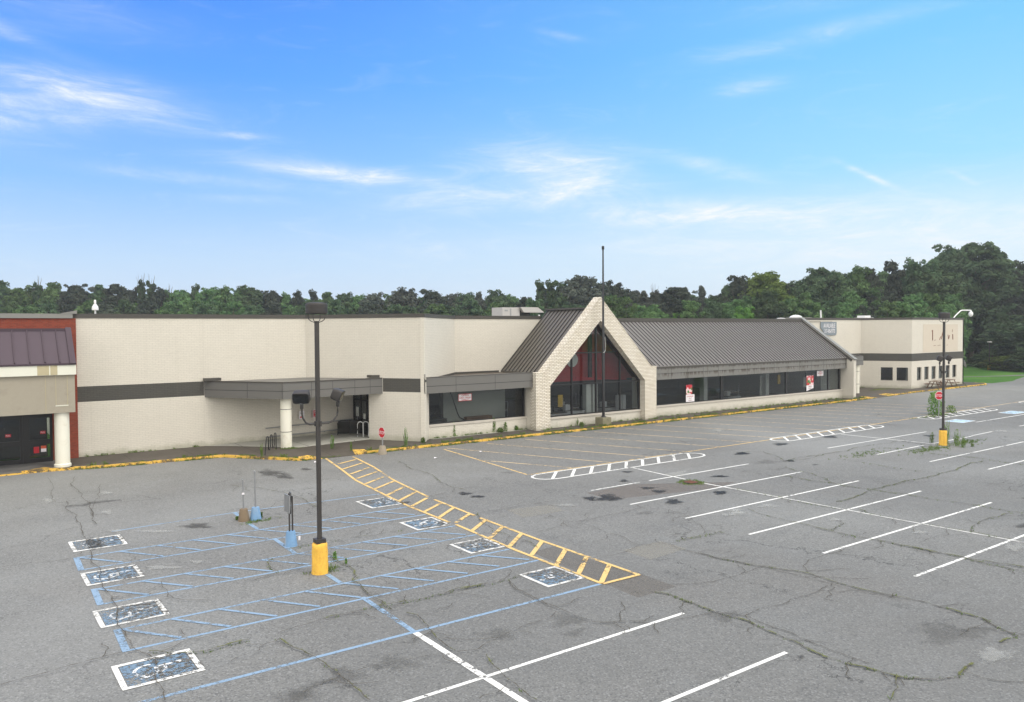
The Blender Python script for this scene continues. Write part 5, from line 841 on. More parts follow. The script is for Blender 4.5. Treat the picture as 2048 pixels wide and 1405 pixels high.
# ghost of a removed shop sign
MB().box(86.95, 95.0, 42.985, 42.998, 4.0, 7.1).build('sign_scar', 'ghost_panel', store)
gs = MB()
for x0, z0, x1, z1, r in ((88.8, 6.4, 89.0, 6.3, .03), (89.0, 6.45, 89.05, 5.3, .06), (89.5, 5.3, 89.65, 5.35, .04), (90.6, 5.35, 90.9, 5.7, .04), (91.0, 5.4, 91.5, 6.5, .05), (92.6, 5.9, 92.75, 5.4, .045), (92.8, 5.45, 93.0, 5.85, .04), (93.7, 5.95, 93.75, 5.35, .06), (93.6, 6.2, 93.65, 6.5, .03), (89.3, 4.72, 89.8, 4.74, .02), (90.2, 4.72, 90.9, 4.74, .02), (92.3, 4.72, 92.6, 4.75, .02)):
    gs.tube([(x0, 42.98, z0), (x1, 42.98, z1)], r, 5)
gs.build('sign_scar_streaks', 'rust', store)
# ---------------------------------------------------------------- neighbouring red brick shop at the left
red = thing('brick_shop', 'red brick shop with purple metal awning roof at the left edge', 'building', (-5, 47.5, 0))
MB().box(-25, 5.28, 47.3, 47.6, 3.0, 7.6).box(4.3, 5.5, 47.3, 47.9, 0, 2.999).box(5.281, 5.5, 47.3, 47.49, 3.0, 7.6).build('wall', 'red_brick', red)
MB().box(-25, 5.35, 47.22, 47.7, 7.6, 7.84).build('parapet_cap', 'fin_cap', red); MB().profile([(4.7, 7.84), (5.55, 7.84), (5.55, 8.02)], (0, 47.2, 0), (1, 0, 0), (0, 0, 1), (0, 1, 0), .4).build('cap_end', 'fin_cap', red)
pr = MB().profile([(44.25, 5.32), (45.95, 7.0), (47.3, 7.0), (47.3, 5.32)], (-25, 0, 0), (0, 1, 0), (0, 0, 1), (1, 0, 0), 30.1).build('metal_roof', 'purple_roof', red)
pz = MB(); d_ = Vector((0, 1.7, 1.68)); LL = d_.length; d_.normalize(); up = Vector((0, -d_.z, d_.y)); mid_ = Vector((0, 45.1, 6.16)) + up*.03
for k in range(38): pz.obox((4.42-k*.63, mid_.y, mid_.z), d_, (1, 0, 0), up, LL/2-.06, .025, .03)
pz.obox((4.98, mid_.y, mid_.z), d_, (1, 0, 0), up, LL/2+.08, .13, .05); pz.box(-25, 4.84, 45.86, 46.06, 6.86, 7.06); pz.build('roof_seam', 'purple_seam', pr)
MB().box(-25, 5.1, 44.2, 44.4, 5.24, 5.33).build('gutter', 'purple_seam', red)
MB().box(-25, 5.12, 44.25, 47.3, 4.75, 5.24).build('fascia', 'white_trim', red)
MB().box(3.45, 3.95, 44.244, 44.25, 4.76, 5.23).build('fascia_stain', 'stained_trim', red); MB().box(4.0, 4.3, 44.244, 44.25, 4.76, 5.23).build('fascia_stain', 'stained_trim', red)
MB().box(-25, 5.06, 44.4, 47.25, 2.86, 4.75).build('soffit_panel', 'beige_panel', red)
pj = MB().box(3.78, 3.8, 44.39, 44.41, 2.86, 4.74); e = .02
pj.box(4.22, 4.24, 44.39, 44.41, 3.25, 4.74).box(4.72, 4.74, 44.39, 44.41, 3.25, 4.74); pj.build('panel_joint', 'stained_trim', red); MB().box(4.2, 4.76, 44.385, 44.41, 3.2, 3.245).build('panel_ledge', 'white_trim', red)
column(4.5, 44.85, .335, .13, 2.87, red, (), True)
df = MB()
for x0, x1 in ((-2.2, -.15), (.2, 2.0), (.75, 2.95), (3.12, 4.28)):
    if x0 == .2: continue
    df.box(x0, x0+.12, 46.95, 47.05, .13, 2.7).box(x1-.12, x1, 46.95, 47.05, .13, 2.7).box(x0+.12, x1-.12, 46.95, 47.05, 2.42, 2.7).box(x0+.12, x1-.12, 46.95, 47.05, .13, .35).box(x0+.12, x1-.12, 46.95, 47.05, 1.05, 1.3)
df.box(2.95, 3.12, 46.9, 47.1, .13, 2.87).box(-.15, .75, 46.9, 47.1, .13, 2.87).box(-25, -2.2, 46.9, 47.1, .13, 2.87).box(-2.2, 4.3, 46.97, 47.03, 2.75, 2.87)
dfo = df.build('door', 'black_frame', red)
for x0, x1 in ((-2.08, -.27), (.87, 2.83), (3.24, 4.16)):
    MB().box(x0, x1, 46.99, 47.0, 1.3, 2.42).box(x0, x1, 46.99, 47.0, .35, 1.05).build('glass', 'window_glass', dfo)
MB().box(-25, 4.3, 50, 50.1, 0, 3).box(-25, 4.3, 47.2, 50, 2.9, 2.95).build('interior_wall', 'interior_wall', red)
for x0, x1, z0, z1, m_, l_ in ((3.42, 3.66, .62, .95, 'sign_red', 'red'), (3.74, 3.98, .66, .98, 'sign_white', 'w'), (3.72, 3.96, 1.6, 1.75, 'sign_red', 'r'), (2.2, 2.45, 1.55, 1.7, 'sign_red', 'r')):
    lab = {'red': 'square red sticker low on the right door of the brick shop', 'w': 'white and orange notice beside the square red sticker on the shop door', 'r': ('small red plate on the upper glass of the right shop door' if x0 > 3 else 'small red plate on the upper glass of the left shop door')}[l_]
    s_ = thing('door_notice', lab, 'notice', (x0, 46.93, z0)); MB().box(x0, x1, 46.925, 46.93, z0, z1).build('panel', m_, s_)
    if l_ == 'w': MB().box(x0, x1, 46.92, 46.924, z1-.15, z1).build('header', 'sign_orange', s_)
    if l_ == 'r': text('lettering', 'PULL', .11, 'sign_white', ((x0+x1)/2, 46.92, z0+.04), (1, 0, 0), parent=s_, sx=.8)
# ---------------------------------------------------------------- things on the roof
lm = thing('roof_lamp', 'white bell shaped lamp on a short post above the left store parapet', 'lamp', (6.8, 50, 7.45))
MB().tube([(6.8, 50, 7.45), (6.8, 50, 8.15)], .05, 8).build('post', 'white_paint', lm)
MB().lathe((6.8, 50, 8.1), [(.17, 0), (.18, .06), (.16, .2), (.09, .32), (.05, .36), (.06, .40), (.06, .55), (.03, .6)], 20).build('bell', 'white_paint', lm, True)
hv = thing('rooftop_unit', 'pale grey rooftop air handler with a sloping white hood, left of the brick gable', 'air handler', (44, 60, 7.45))
MB().box(42.3, 44.3, 60, 61.8, 7.45, 8.92).build('cabinet', 'unit_grey', hv); MB().box(44.3, 45.6, 60.1, 61.7, 7.45, 8.8).build('coil_box', 'dark_joint', hv)
MB().profile([(44.2, 8.95), (46.3, 8.95), (47.0, 8.5), (47.0, 8.45), (44.6, 8.45)], (0, 59.7, 0), (1, 0, 0), (0, 0, 1), (0, 1, 0), 2.2).build('hood', 'unit_grey', hv)
MB().box(43.15, 43.3, 59.985, 60.0, 7.6, 8.8).box(42.55, 42.9, 59.985, 60.0, 8.55, 8.7).build('panel_lines', 'galvanised', hv); MB().box(46.5, 46.7, 59.9, 60, 7.6, 8.25).build('bracket', 'white_paint', hv)
tag(MB().lathe((76.0, 51.5, 7.45), [(.75, 0), (.75, .3), (.72, .5), (.5, .68), (.25, .76), (.02, .79)], 24).build('roof_vent', 'white_paint', None, True), 'white domed vent on the roof just behind the top of the sloping end wall', 'vent')
tag(MB().box(77.2, 78.3, 51, 52, 7.45, 7.95).build('roof_hatch', 'unit_grey'), 'flat pale box on the roof immediately right of the white dome', 'vent')
tag(MB().lathe((72.6, 51, 7.45), [(.5, 0), (.5, .35), (.3, .43), (.02, .45)], 20).build('roof_vent', 'unit_grey', None, True), 'low flat vent cap on the roof left of the white dome', 'vent')
tag(MB().tube([(79.3, 50.5, 7.4), (79.2, 50.5, 8.75)], .09, 8).build('vent_pipe', 'white_paint'), 'thin white pipe standing up above the AVAILABLE board', 'pipe')
hb = thing('roof_vent', 'square white vent cap on the roof above the angled wall of the right wing', 'vent', (88.6, 50.5, 7.45)); MB().box(87.9, 89.3, 50.2, 51.4, 7.45, 7.95).build('curb', 'unit_grey', hb); MB().box(87.75, 89.45, 50.05, 51.55, 7.6, 7.95).box(88.0, 89.2, 50.3, 51.3, 7.951, 8.2).build('cap', 'white_paint', hb)
sc_ = thing('security_camera', 'white goose neck arm with a dome camera at the right wing parapet', 'camera', (94.8, 43.3, 7.8))
MB().tube([(94.6, 43.3, 7.8), (94.85, 43.2, 8.1), (95.6, 43.0, 8.65), (95.8, 42.95, 8.72), (97.3, 42.6, 8.72)], .07, 8).build('arm', 'white_paint', sc_, True)
MB().lathe((97.3, 42.6, 8.1), [(.05, -.12), (.2, -.02), (.25, .14), (.24, .3), (.14, .45), (.06, .62)], 16).build('dome', 'white_paint', sc_, True)
ds = thing('satellite_dish', 'pale satellite dish fixed to the far corner of the right wing', 'satellite dish', (96.9, 43.6, 2.3))
MB().lathe((0, 0, 0), [(.04, 0), (.25, .03), (.45, .12), (.5, .16), (.46, .14), (.25, .06), (.03, .03)], 24).build('dish', 'unit_grey', ds, True)
dd = ds.children[0]; dd.data.transform(Matrix.Translation((97.15, 43.3, 2.4)) @ Matrix.Rotation(math.radians(75), 4, Vector((.8, .6, 0)))); MB().tube([(96.5, 43.6, 2.2), (96.9, 43.6, 2.2), (97.1, 43.35, 2.4)], .03, 6).build('mount', 'galvanised', ds)
# ---------------------------------------------------------------- lamp poles
def lamp_pole(x, y, lab, worn=False):
    p = thing('lamp_pole', lab, 'lamp post', (x, y, 0), 'dark lamp poles with a drum head standing in the lot')
    ba = MB().lathe((x, y, 0), [(.235, -.02), (.23, .02), (.22, .45), (.215, .83), (.19, .87), (.02, .87)], 20 if not worn else 8).build('base', 'yellow_concrete', p, True)
    tx = bpy.data.textures.new('chip', 'CLOUDS'); tx.noise_scale = .12
    sb = ba.modifiers.new('s', 'SUBSURF'); sb.levels = sb.render_levels = 2; sb.subdivision_type = 'SIMPLE'; dm = ba.modifiers.new('d', 'DISPLACE'); dm.texture = tx; dm.strength = .05; dm.texture_coords = 'GLOBAL'
    MB().box(x-.14, x+.14, y-.14, y+.14, .872, .985).build('base_plate', 'pole_paint', p)
    MB().box(x-.052, x+.052, y-.052, y+.052, .98, 7.12).build('pole', 'pole_paint', p)
    cg = MB()
    for k in range(4):
        a = math.pi/4 + k*math.pi/2; c_, s_ = math.cos(a), math.sin(a)
        cg.tube([(x+.03*c_, y+.03*s_, 7.10), (x+.16*c_, y+.16*s_, 7.14), (x+.235*c_, y+.235*s_, 7.20), (x+.25*c_, y+.25*s_, 7.27), (x+.25*c_, y+.25*s_, 7.40)], .012, 6)
    cg.lathe((x, y, 7.09), [(.07, 0), (.07, .06)], 12); cg.build('cage', 'pole_paint', p)
    MB().lathe((x, y, 7.37), [(.27, -.02), (.30, 0), (.305, .02), (.305, .11), (.300, .115), (.300, .13), (.305, .135), (.305, .20), (.300, .205), (.305, .21), (.305, .25), (.28, .285), (.15, .305), (.02, .31)], 36).build('lamp_drum', 'drum_paint', p, True)
    for s in (-1, 1):
        hx = x + (.60 if s > 0 else -.47); k_ = abs(hx-x)
        fl = MB().tube([(x+s*.05, y, 4.25), (x+s*k_*.5, y, 4.25), (x+s*k_*.75, y, 4.30), (x+s*k_*.93, y, 4.43), (x+s*k_*.99, y, 4.56), (x+s*k_, y, 4.82)], .026, 8); fl.box(x+s*.052-.03, x+s*.052+.03, y-.075, y+.075, 4.18, 4.32)
        fl.lathe((hx, y, 4.70), [(.045, 0), (.05, .02), (.05, .12), (.035, .16)], 10)
        ar = fl.build('arm', 'pole_paint', p, True)
        # flood head: rounded housing, lens tilted down and forward
        yawh = math.radians(-125 if s < 0 else -35) if not worn else math.radians(-60)
        fx = Vector((math.cos(yawh), math.sin(yawh), 0)); sx_ = Vector((-fx.y, fx.x, 0)); tilt = math.radians(22)
        fdir = (fx*math.cos(tilt) - Vector((0, 0, 1))*math.sin(tilt)).normalized(); ud = sx_.cross(fdir)*-1
        if ud.z < 0: ud = -ud
        cc = Vector((hx, y, 5.04)); hd = MB(); prof = [(-.15, .10, .30, .25), (-.12, .125, .2, .2)]
        nn = 24; secs = [(-.15, .78), (-.11, .93), (-.02, 1.0), (.10, 1.0), (.13, .98)]
        for off_, k_ in secs:
            for i in range(nn):
                a = 2*math.pi*i/nn; ca, sa = math.cos(a), math.sin(a); e_ = .35
                px_ = math.copysign(abs(ca)**e_, ca)*.235*k_; pz_ = math.copysign(abs(sa)**e_, sa)*.165*k_
                hd.v.append(tuple(cc + fdir*off_ + sx_*px_ + ud*pz_))
        for j in range(len(secs)-1):
            for i in range(nn): hd.f.append((j*nn+i, j*nn+(i+1) % nn, (j+1)*nn+(i+1) % nn, (j+1)*nn+i))
        hd.f.append(tuple(range(nn))); hd.f.append(tuple((len(secs)-1)*nn+i for i in reversed(range(nn))))
        ho = hd.build('flood_head', 'drum_paint', p, True)
        MB().obox(cc+fdir*.133, sx_, ud, fdir, .205, .135, .006).build('lens', 'lens_dark', ho)
        MB().obox(cc+fdir*.145-ud*.15, sx_, ud, fdir, .035, .008, .006).build('badge', 'galvanised', ho)
    return p
lamp_pole(8.4, 21.0, 'near tall dark lamp pole with a thick yellow concrete base, in the blue striped stalls')
lamp_pole(46.5, 21.8, 'far dark lamp pole on a yellow base with tall weeds round it', True)
l3 = thing('lamp_pole', 'small distant lamp pole on a yellow base standing on the lawn by the bushes', 'lamp post', (132, 55, 0))
MB().lathe((132, 55, 0), [(.26, -.05), (.25, .7), (.05, .72)], 14).build('base', 'yellow_concrete', l3, True); MB().tube([(132, 55, .7), (132, 55, 4.3)], .07, 8).build('pole', 'pole_paint', l3); MB().lathe((132, 55, 4.25), [(.1, 0), (.34, .05), (.36, .16), (.2, .2)], 16).build('lamp_head', 'unit_grey', l3, True)
# flagpole
fp = thing('flagpole', 'tall black flagpole on a mossy concrete block in front of the brick gable', 'flagpole', (36.85, 40.15, .13))
fb = MB().box(36.44, 37.24, 39.76, 40.56, .1, .70).build('block', 'mossy_concrete', fp); bv = fb.modifiers.new('b', 'BEVEL'); bv.width = .03; bv.segments = 2
MB().lathe((36.85, 40.15, .70), [(.2, 0), (.2, .03), (.15, .06), (.13, .10)], 20).build('collar', 'black_frame', fp, True)
MB().tube([(36.85, 40.15, .75), (36.85, 40.15, 5.5), (36.85, 40.15, 5.52), (36.85, 40.15, 12.35)], [.10, .10, .088, .05], 16).build('pole', 'black_frame', fp, True)
MB().lathe((36.85, 40.15, 12.33), [(.07, 0), (.09, .05), (.09, .22), (.03, .27)], 12).build('truck', 'black_frame', fp, True)
MB().tube([(36.92, 40.05, 6.3), (36.93, 40.03, 6.0), (36.95, 40.02, 5.6), (36.92, 40.02, 5.35), (36.8, 40.02, 5.2), (36.72, 40.02, 5.22)], .018, 6).build('rope', 'unit_grey', fp)
# stop signs
def stop_sign(x, y, zc_, r, lab, face, base):
    s = thing('stop_sign', lab, 'stop sign', (x, y, 0), 'red stop signs')
    f = Vector((math.cos(face), math.sin(face), 0)); tx_ = Vector((-f.y, f.x, 0)); U_ = Vector((0, 0, 1)); c_ = Vector((x, y, zc_)) + f*.04
    oc = lambda rr: [(rr*math.cos(math.pi/8+k*math.pi/4), rr*math.sin(math.pi/8+k*math.pi/4)) for k in range(8)]
    MB().profile(oc(r), c_, tx_, U_, f, .006).build('rim', 'sign_white', s); MB().profile(oc(r*.93), c_+f*.006, tx_, U_, f, .003).build('face', 'sign_red', s)
    text('lettering', 'STOP', r*.78, 'sign_white', c_+f*.012-U_*r*.27, tx_, parent=s, sx=.92, extr=.002)
    MB().box(x-.028, x+.028, y-.028, y+.028, .3 if base else -.1, zc_+r*.8).build('post', 'galvanised', s)
    if base: b_ = MB().lathe((x, y, 0), [(.26, 0), (.24, .1), (.17, .44), (.15, .47), (.02, .47)], 12).build('base', 'grey_concrete', s, True)
stop_sign(19.33, 39.05, 1.2, .32, 'near small stop sign on a concrete foot at the yellow kerb', math.radians(-171), True)
stop_sign(60.3, 28.6, 1.67, .33, 'far stop sign with a bush at its foot, partly behind the far lamp pole', math.radians(-128), False)
# portable posts in the accessible stalls
def foot(x, y, mat, h, par_, r=.20):
    b_ = MB().lathe((x, y, 0), [(r, 0), (r*.98, .06), (r*.72, h*.88), (r*.66, h), (.02, h)], 16).build('base', mat, par_, True); return b_
q = thing('sign_post', 'rusty grey post in a brown concrete foot, left of the blue footed one', 'post', (8.52, 28.45, 0)); foot(8.52, 28.45, 'brown_concrete', .44, q); MB().tube([(8.52, 28.45, .4), (8.50, 28.45, 1.5)], .028, 8).build('post', 'galvanised', q); MB().box(8.46, 8.54, 28.41, 28.43, .96, 1.03).build('sticker', 'sign_white', q)
q = thing('sign_post', 'tallest bare grey post in a light blue concrete foot beside the brown one', 'post', (8.92, 28.35, 0)); foot(8.92, 28.35, 'blue_concrete', .46, q); MB().tube([(8.92, 28.35, .4), (8.90, 28.35, 1.74)], .03, 8).build('post', 'galvanised', q); MB().lathe((8.9, 28.35, 1.72), [(.04, 0), (.04, .06), (.01, .08)], 8).build('post_cap', 'galvanised', q)
q = thing('parking_sign', 'edge on parking sign on a dark post in a light blue foot', 'sign', (8.72, 24.2, 0)); foot(8.72, 24.2, 'blue_concrete', .48, q, .20)
MB().box(8.66, 8.70, 24.18, 24.22, .45, 1.7).box(8.76, 8.80, 24.18, 24.22, .45, 1.6).build('post', 'pole_paint', q)
MB().box(8.60, 8.625, 23.98, 24.42, 1.1, 1.66).build('sign_plate', 'galvanised', q); MB().tube([(8.65, 24.0, 1.08), (8.66, 23.98, 1.62), (8.68, 24.05, 1.72), (8.7, 24.2, 1.73)], .02, 6).build('plate_frame', 'black_frame', q)
MB().box(8.9, 8.96, 24.0, 24.02, .2, .32).build('paint_chip', 'sign_white', q)
# bike rack, wave shaped
br = thing('bike_rack', 'black wave shaped bicycle rack on the pavement left of the round column', 'bike rack', (14.4, 42.9, .13))
pts = []; ax = Vector((.57, .82, 0)).normalized(); o3 = Vector((13.75, 41.95, 0))
L_ = 2.1; nw = 3
pts.append(o3 + Vector((0, 0, .13)))
for k in range(nw):
    b0 = .28 + k*.74
    for a in range(0, 181, 20): pts.append(o3 + ax*(b0+.185-.185*math.cos(math.radians(a))) + Vector((0, 0, .95+.12*math.sin(math.radians(a)))))
    if k < nw-1:
        for a in range(0, 181, 20): pts.append(o3 + ax*(b0+.37+.185-.185*math.cos(math.radians(a))) + Vector((0, 0, .42-.12*math.sin(math.radians(a)))))
pts.append(o3 + ax*(.28+(nw-1)*.74+.37) + Vector((0, 0, .13)))
MB().tube(pts, .03, 8).build('tube', 'black_frame', br, True)
# ramp handrails on the wall, cart barrier, hoops
hr = thing('handrail', 'double grey handrail along the wall of the entrance ramp', 'handrail', (18, 47.2, .2))
MB().tube([(15.5, 47.1, .93), (21.2, 47.1, 1.08)], .035, 8).build('rail', 'galvanised', hr); MB().tube([(15.5, 47.1, .38), (21.2, 47.1, .5)], .035, 8).build('rail', 'galvanised', hr)
for x in (15.9, 17.6, 19.3, 21.0): MB().tube([(x, 47.1, .94), (x, 47.3, .94)], .02, 6).tube([(x, 47.1, .4), (x, 47.3, .4)], .02, 6).build('bracket', 'galvanised', hr)
cb = thing('cart_barrier', 'dark green panel barrier beside the glass entrance doors', 'barrier', (20.7, 46.3, .2))
MB().tube([(19.9, 46.5, .2), (19.9, 46.5, .95), (19.97, 46.47, 1.08), (20.1, 46.42, 1.13), (21.25, 45.9, 1.13)], .03, 8).tube([(20.6, 46.2, .2), (20.6, 46.2, 1.1)], .025, 8).build('frame', 'black_frame', cb); MB().wall((19.92, 46.5), (21.2, 45.92), .3, 1.09, .02).build('panel', 'lens_dark', cb)
for x, y, l_ in ((20.55, 44.95, 'left white and black hoop before the entrance doors'), (20.85, 44.8, 'right white and black hoop before the entrance doors')):
    hp = thing('hoop_bollard', l_, 'bollard', (x, y, .2), 'white hoops before the entrance doors')
    MB().tube([(x, y, .2), (x, y, 1.0), (x+.05, y-.05, 1.13), (x+.15, y-.12, 1.16), (x+.25, y-.2, 1.1), (x+.28, y-.22, 1.0), (x+.28, y-.22, .2)], .025, 8).build('hoop', 'white_paint', hp, True); MB().tube([(x, y, .62), (x, y, .72)], .03, 8).tube([(x, y, .3), (x, y, .38)], .03, 8).build('band', 'black_rubber', hp)
# picnic tables
def picnic(x, y, rz, lab):
    p = thing('picnic_table', lab, 'picnic table', (0, 0, 0), 'picnic tables before the right wing')
    mw = lambda B, n_, m_: B.build(n_, m_, p)
    B = MB()
    for k in range(5): B.box(-1.0, 1.0, -.38+k*.155, -.38+k*.155+.14, .72, .76)
    mw(B, 'table_top', 'wood')
    for s in (-1, 1): mw(MB().box(-1.0, 1.0, s*.72-.14, s*.72-.01, .43, .47).box(-1.0, 1.0, s*.72+.01, s*.72+.14, .43, .47), 'bench_seat', 'wood')
    for x_ in (-.7, .7):
        L = MB(); L.box(x_-.02, x_+.02, -.85, .85, .38, .43)
        for s in (-1, 1): L.profile([(s*.25, .72), (s*.33, .72), (s*.68, 0), (s*.58, 0)], (x_+.022, 0, 0), (0, 1, 0), (0, 0, 1), (1, 0, 0), .04)
        mw(L, 'leg_frame', 'wood_dark')
    p.location = (x, y, .13); p.rotation_euler = (0, 0, rz)
    return p
picnic(87.6, 41.95, .15, 'left picnic table, partly behind the far lamp pole'); picnic(90.9, 42.05, .1, 'right picnic table in front of the last narrow windows')

# ================================================================ PLANTS
def leafmesh(lobes, n_per, size, seed, flat=.65, droop=0, jit=.55):
    rnd = random.Random(seed); V_, F_ = [], []
    for (cx, cy, cz, r) in lobes:
        for _ in range(int(n_per*(r**2))):
            while True:
                d_ = Vector((rnd.gauss(0, 1), rnd.gauss(0, 1), rnd.gauss(.25, 1)))
                if d_.length > .1: break
            d_.normalize(); rr = r*(1 - abs(rnd.gauss(0, .18)) + (rnd.uniform(.1, .4) if rnd.random() < .14 else 0))
            p = Vector((cx, cy, cz)) + Vector((d_.x*rr, d_.y*rr, d_.z*rr*flat*1.15))
            nrm = (d_ + Vector((rnd.gauss(0, jit), rnd.gauss(0, jit), rnd.gauss(.25, jit)))).normalized()
            a = nrm.cross(Vector((rnd.gauss(0, 1), rnd.gauss(0, 1), rnd.gauss(0, 1)))).normalized(); b = nrm.cross(a); s = size*rnd.uniform(.6, 1.4)
            n0 = len(V_); V_ += [tuple(p+a*s), tuple(p+b*s*.55), tuple(p-a*s), tuple(p-b*s*.55)]; F_.append((n0, n0+1, n0+2, n0+3))
    return V_, F_
def tree_proto(kind, seed):
    """returns (crown mesh, trunk mesh); crown is about 1 unit radius wide, height 10 units"""
    rnd = random.Random(seed); lobes = []; R_, Hh = 4.0, 15.0
    prof = {0: lambda f: max(0, 1-abs(2*f-1.0)**2.5)**.6, 1: lambda f: max(0, 1-abs(2*f-.95)**2.2)**.7*.92, 2: lambda f: (.75-.5*f)*(.7+.3*math.sin(f*14)), 3: lambda f: (1-f)*.95+.06, 4: lambda f: math.sqrt(max(0, 1-(f*1.15-.25)**2)), 5: lambda f: .35+.75*f if f < .8 else 1.9*(1.02-f)+.35}[kind]
    base = {0: .12, 1: .08, 2: .1, 3: .1, 4: .0, 5: .3}[kind]; N = {0: 120, 1: 120, 2: 70, 3: 80, 4: 80, 5: 90}[kind]
    for k in range(N):
        f = rnd.random()**.85 if kind != 3 else rnd.random()**1.2; a = rnd.uniform(0, 6.28); e = prof(f)*R_; q = math.sqrt(rnd.uniform(.25, 1.0)); lr = R_*rnd.uniform(.13, .31)*(.75 if kind in (2, 3) else 1)*(1.0 if f < .85 else .75)
        lobes.append((math.cos(a)*max(0, e-lr*.5)*q, math.sin(a)*max(0, e-lr*.5)*q, Hh*(base+(1-base)*f*.93), lr))
    for k in range(30 if kind != 4 else 10):      # sprays that break the outline
        f = rnd.uniform(.45, 1.0); a = rnd.uniform(0, 6.28); e = prof(min(f, .93))*R_*(.98 if f < .8 else .8)
        lobes.append((math.cos(a)*e, math.sin(a)*e, Hh*(base+(1-base)*min(f, 1.0)*.97), rnd.uniform(.32, .7)))
    V_, F_ = leafmesh(lobes, 150, .235, seed+1)
    me = bpy.data.meshes.new('crown'); me.from_pydata(V_, [], F_); me.materials.append(MATS['leaf_m'])
    tb = MB(); tb.tube([(0, 0, -.3), (.05, .03, Hh*.3), (-.08, .05, Hh*.6), (0, 0, Hh*.85)], [.26, .2, .12, .04], 7)
    for k in range(9):
        a = rnd.uniform(0, 6.28); z0 = Hh*rnd.uniform(.22, .65); l_ = rnd.uniform(1.6, 3.2); tb.tube([(0, 0, z0), (math.cos(a)*l_*.5, math.sin(a)*l_*.5, z0+l_*.45), (math.cos(a)*l_, math.sin(a)*l_, z0+l_*1.1)], [.10, .06, .02], 5, False)
    if kind == 2 and seed == 121:
        for k in range(6): a = rnd.uniform(0, 6.28); tb.tube([(0, 0, Hh*.7), (math.cos(a)*.7, math.sin(a)*.7, Hh*.95), (math.cos(a)*1.1, math.sin(a)*1.1, Hh*rnd.uniform(1.0, 1.06))], [.06, .04, .015], 4, False)
    to = tb.build('trunk', 'bark'); tm = to.data; bpy.data.objects.remove(to)
    return me, tm, Hh, R_
PROTO = {k: [tree_proto(k, 100+10*k+j) for j in range({0: 4, 1: 3, 2: 2, 3: 1, 4: 2, 5: 1}[k])] for k in range(6)}
GEN = {'m': 'mid green', 'g': 'fresh green', 'd': 'dark', 'w': 'greyish', 'b': 'bright green', 'y': 'yellow green'}
def plant_tree(x, y, h, r, kind, tint, lab, name='tree', cat='tree'):
    me, tm, Hh, R_ = random.choice(PROTO[kind])
    t_ = bpy.data.objects.new(name, None); C.objects.link(t_); t_.location = (x, y, 0); t_.rotation_euler = (0, 0, random.uniform(0, 6.28)); t_.empty_display_size = .3
    t_['category'] = cat; t_['group'] = 'trees in the wood behind the store'
    if lab: t_['label'] = lab
    else: UNLAB.append((math.atan2(y, x), math.hypot(x, y), tint, t_))
    c_ = bpy.data.objects.new('crown', me); C.objects.link(c_); c_.parent = t_; sx_ = max(.7, r/R_*(1.5 if kind in (0, 1) else 1.25)); sz_ = h/(Hh*1.0); c_.scale = (sx_, sx_, sz_)
    c_.material_slots[0].link = 'OBJECT'; c_.material_slots[0].material = MATS['leaf_'+tint]
    k_ = bpy.data.objects.new('trunk', tm); C.objects.link(k_); k_.parent = t_; k_.scale = (sx_, sx_, sz_)
    return t_
UNLAB = []
for x, y, h, r, kind, tint, lab in TREES: plant_tree(x, y, h, r, kind, tint, lab)
ZONES = [(-50, 'the red brick shop'), (150, 'the far left store wall'), (410, 'the left canopy'), (612, 'the near lamp drum'), (670, 'the angled wall'), (850, 'the bay window'), (1000, 'the rooftop air handler'), (1085, 'the left slope of the gable'), (1206, 'the right slope of the gable'),
         (1300, 'the left end of the metal roof'), (1400, 'the middle of the metal roof'), (1500, 'the right end of the metal roof'), (1612, 'the AVAILABLE board'), (1690, 'the right wing corner'), (1826, 'the narrow windows'), (1935, 'the lawn')]
zg = {}
for az_, dd_, tint, o_ in UNLAB:
    rel = yaw - az_; u_ = 1024 + 1557*math.tan(rel); dep = dd_*math.cos(rel)
    z_ = [n_ for u0, n_ in ZONES if u_ >= u0] or [ZONES[0][1]]
    rank = 'front' if dep < (141 if u_ < 1040 else 122) else 'back' if dep > 156 else 'middle'
    zg.setdefault((GEN[tint], rank, z_[-1]), []).append((u_, o_))
for (g_, rank, z_), L_ in zg.items():
    L_.sort(key=lambda q_: q_[0]); nm = {1: [''], 2: [', left one', ', right one'], 3: [', leftmost of three', ', middle of three', ', rightmost of three']}.get(len(L_)) or [f', {w_} from the left' for w_ in ('first', 'second', 'third', 'fourth', 'fifth', 'sixth', 'seventh', 'eighth', 'ninth', 'tenth', 'eleventh', 'twelfth', 'thirteenth')]
    for (u_, o_), e_ in zip(L_, nm): o_['label'] = f'{g_} tree, {rank} row above {z_}{e_}'

for i, (x, y, h, r, tint) in enumerate(BUSHES):
    b_ = plant_tree(x, y, max(h, 1.6), r*1.1, 4, tint, None, 'shrub', 'shrub')
    b_['label'] = ['tall fresh green shrub nearest the small lamp pole', 'tall fresh green shrub second from the small lamp pole', 'tall fresh green shrub farthest from the small lamp pole', 'low yellow green shrub in front at the lawn edge, left one', 'low yellow green shrub in front at the lawn edge, right one', 'mid green shrub in front at the right edge of the lawn', 'mid green shrub left of the small lamp pole', 'mid green shrub cut by the right edge of the picture'][i]; b_['group'] = 'shrubs at the lawn edge'
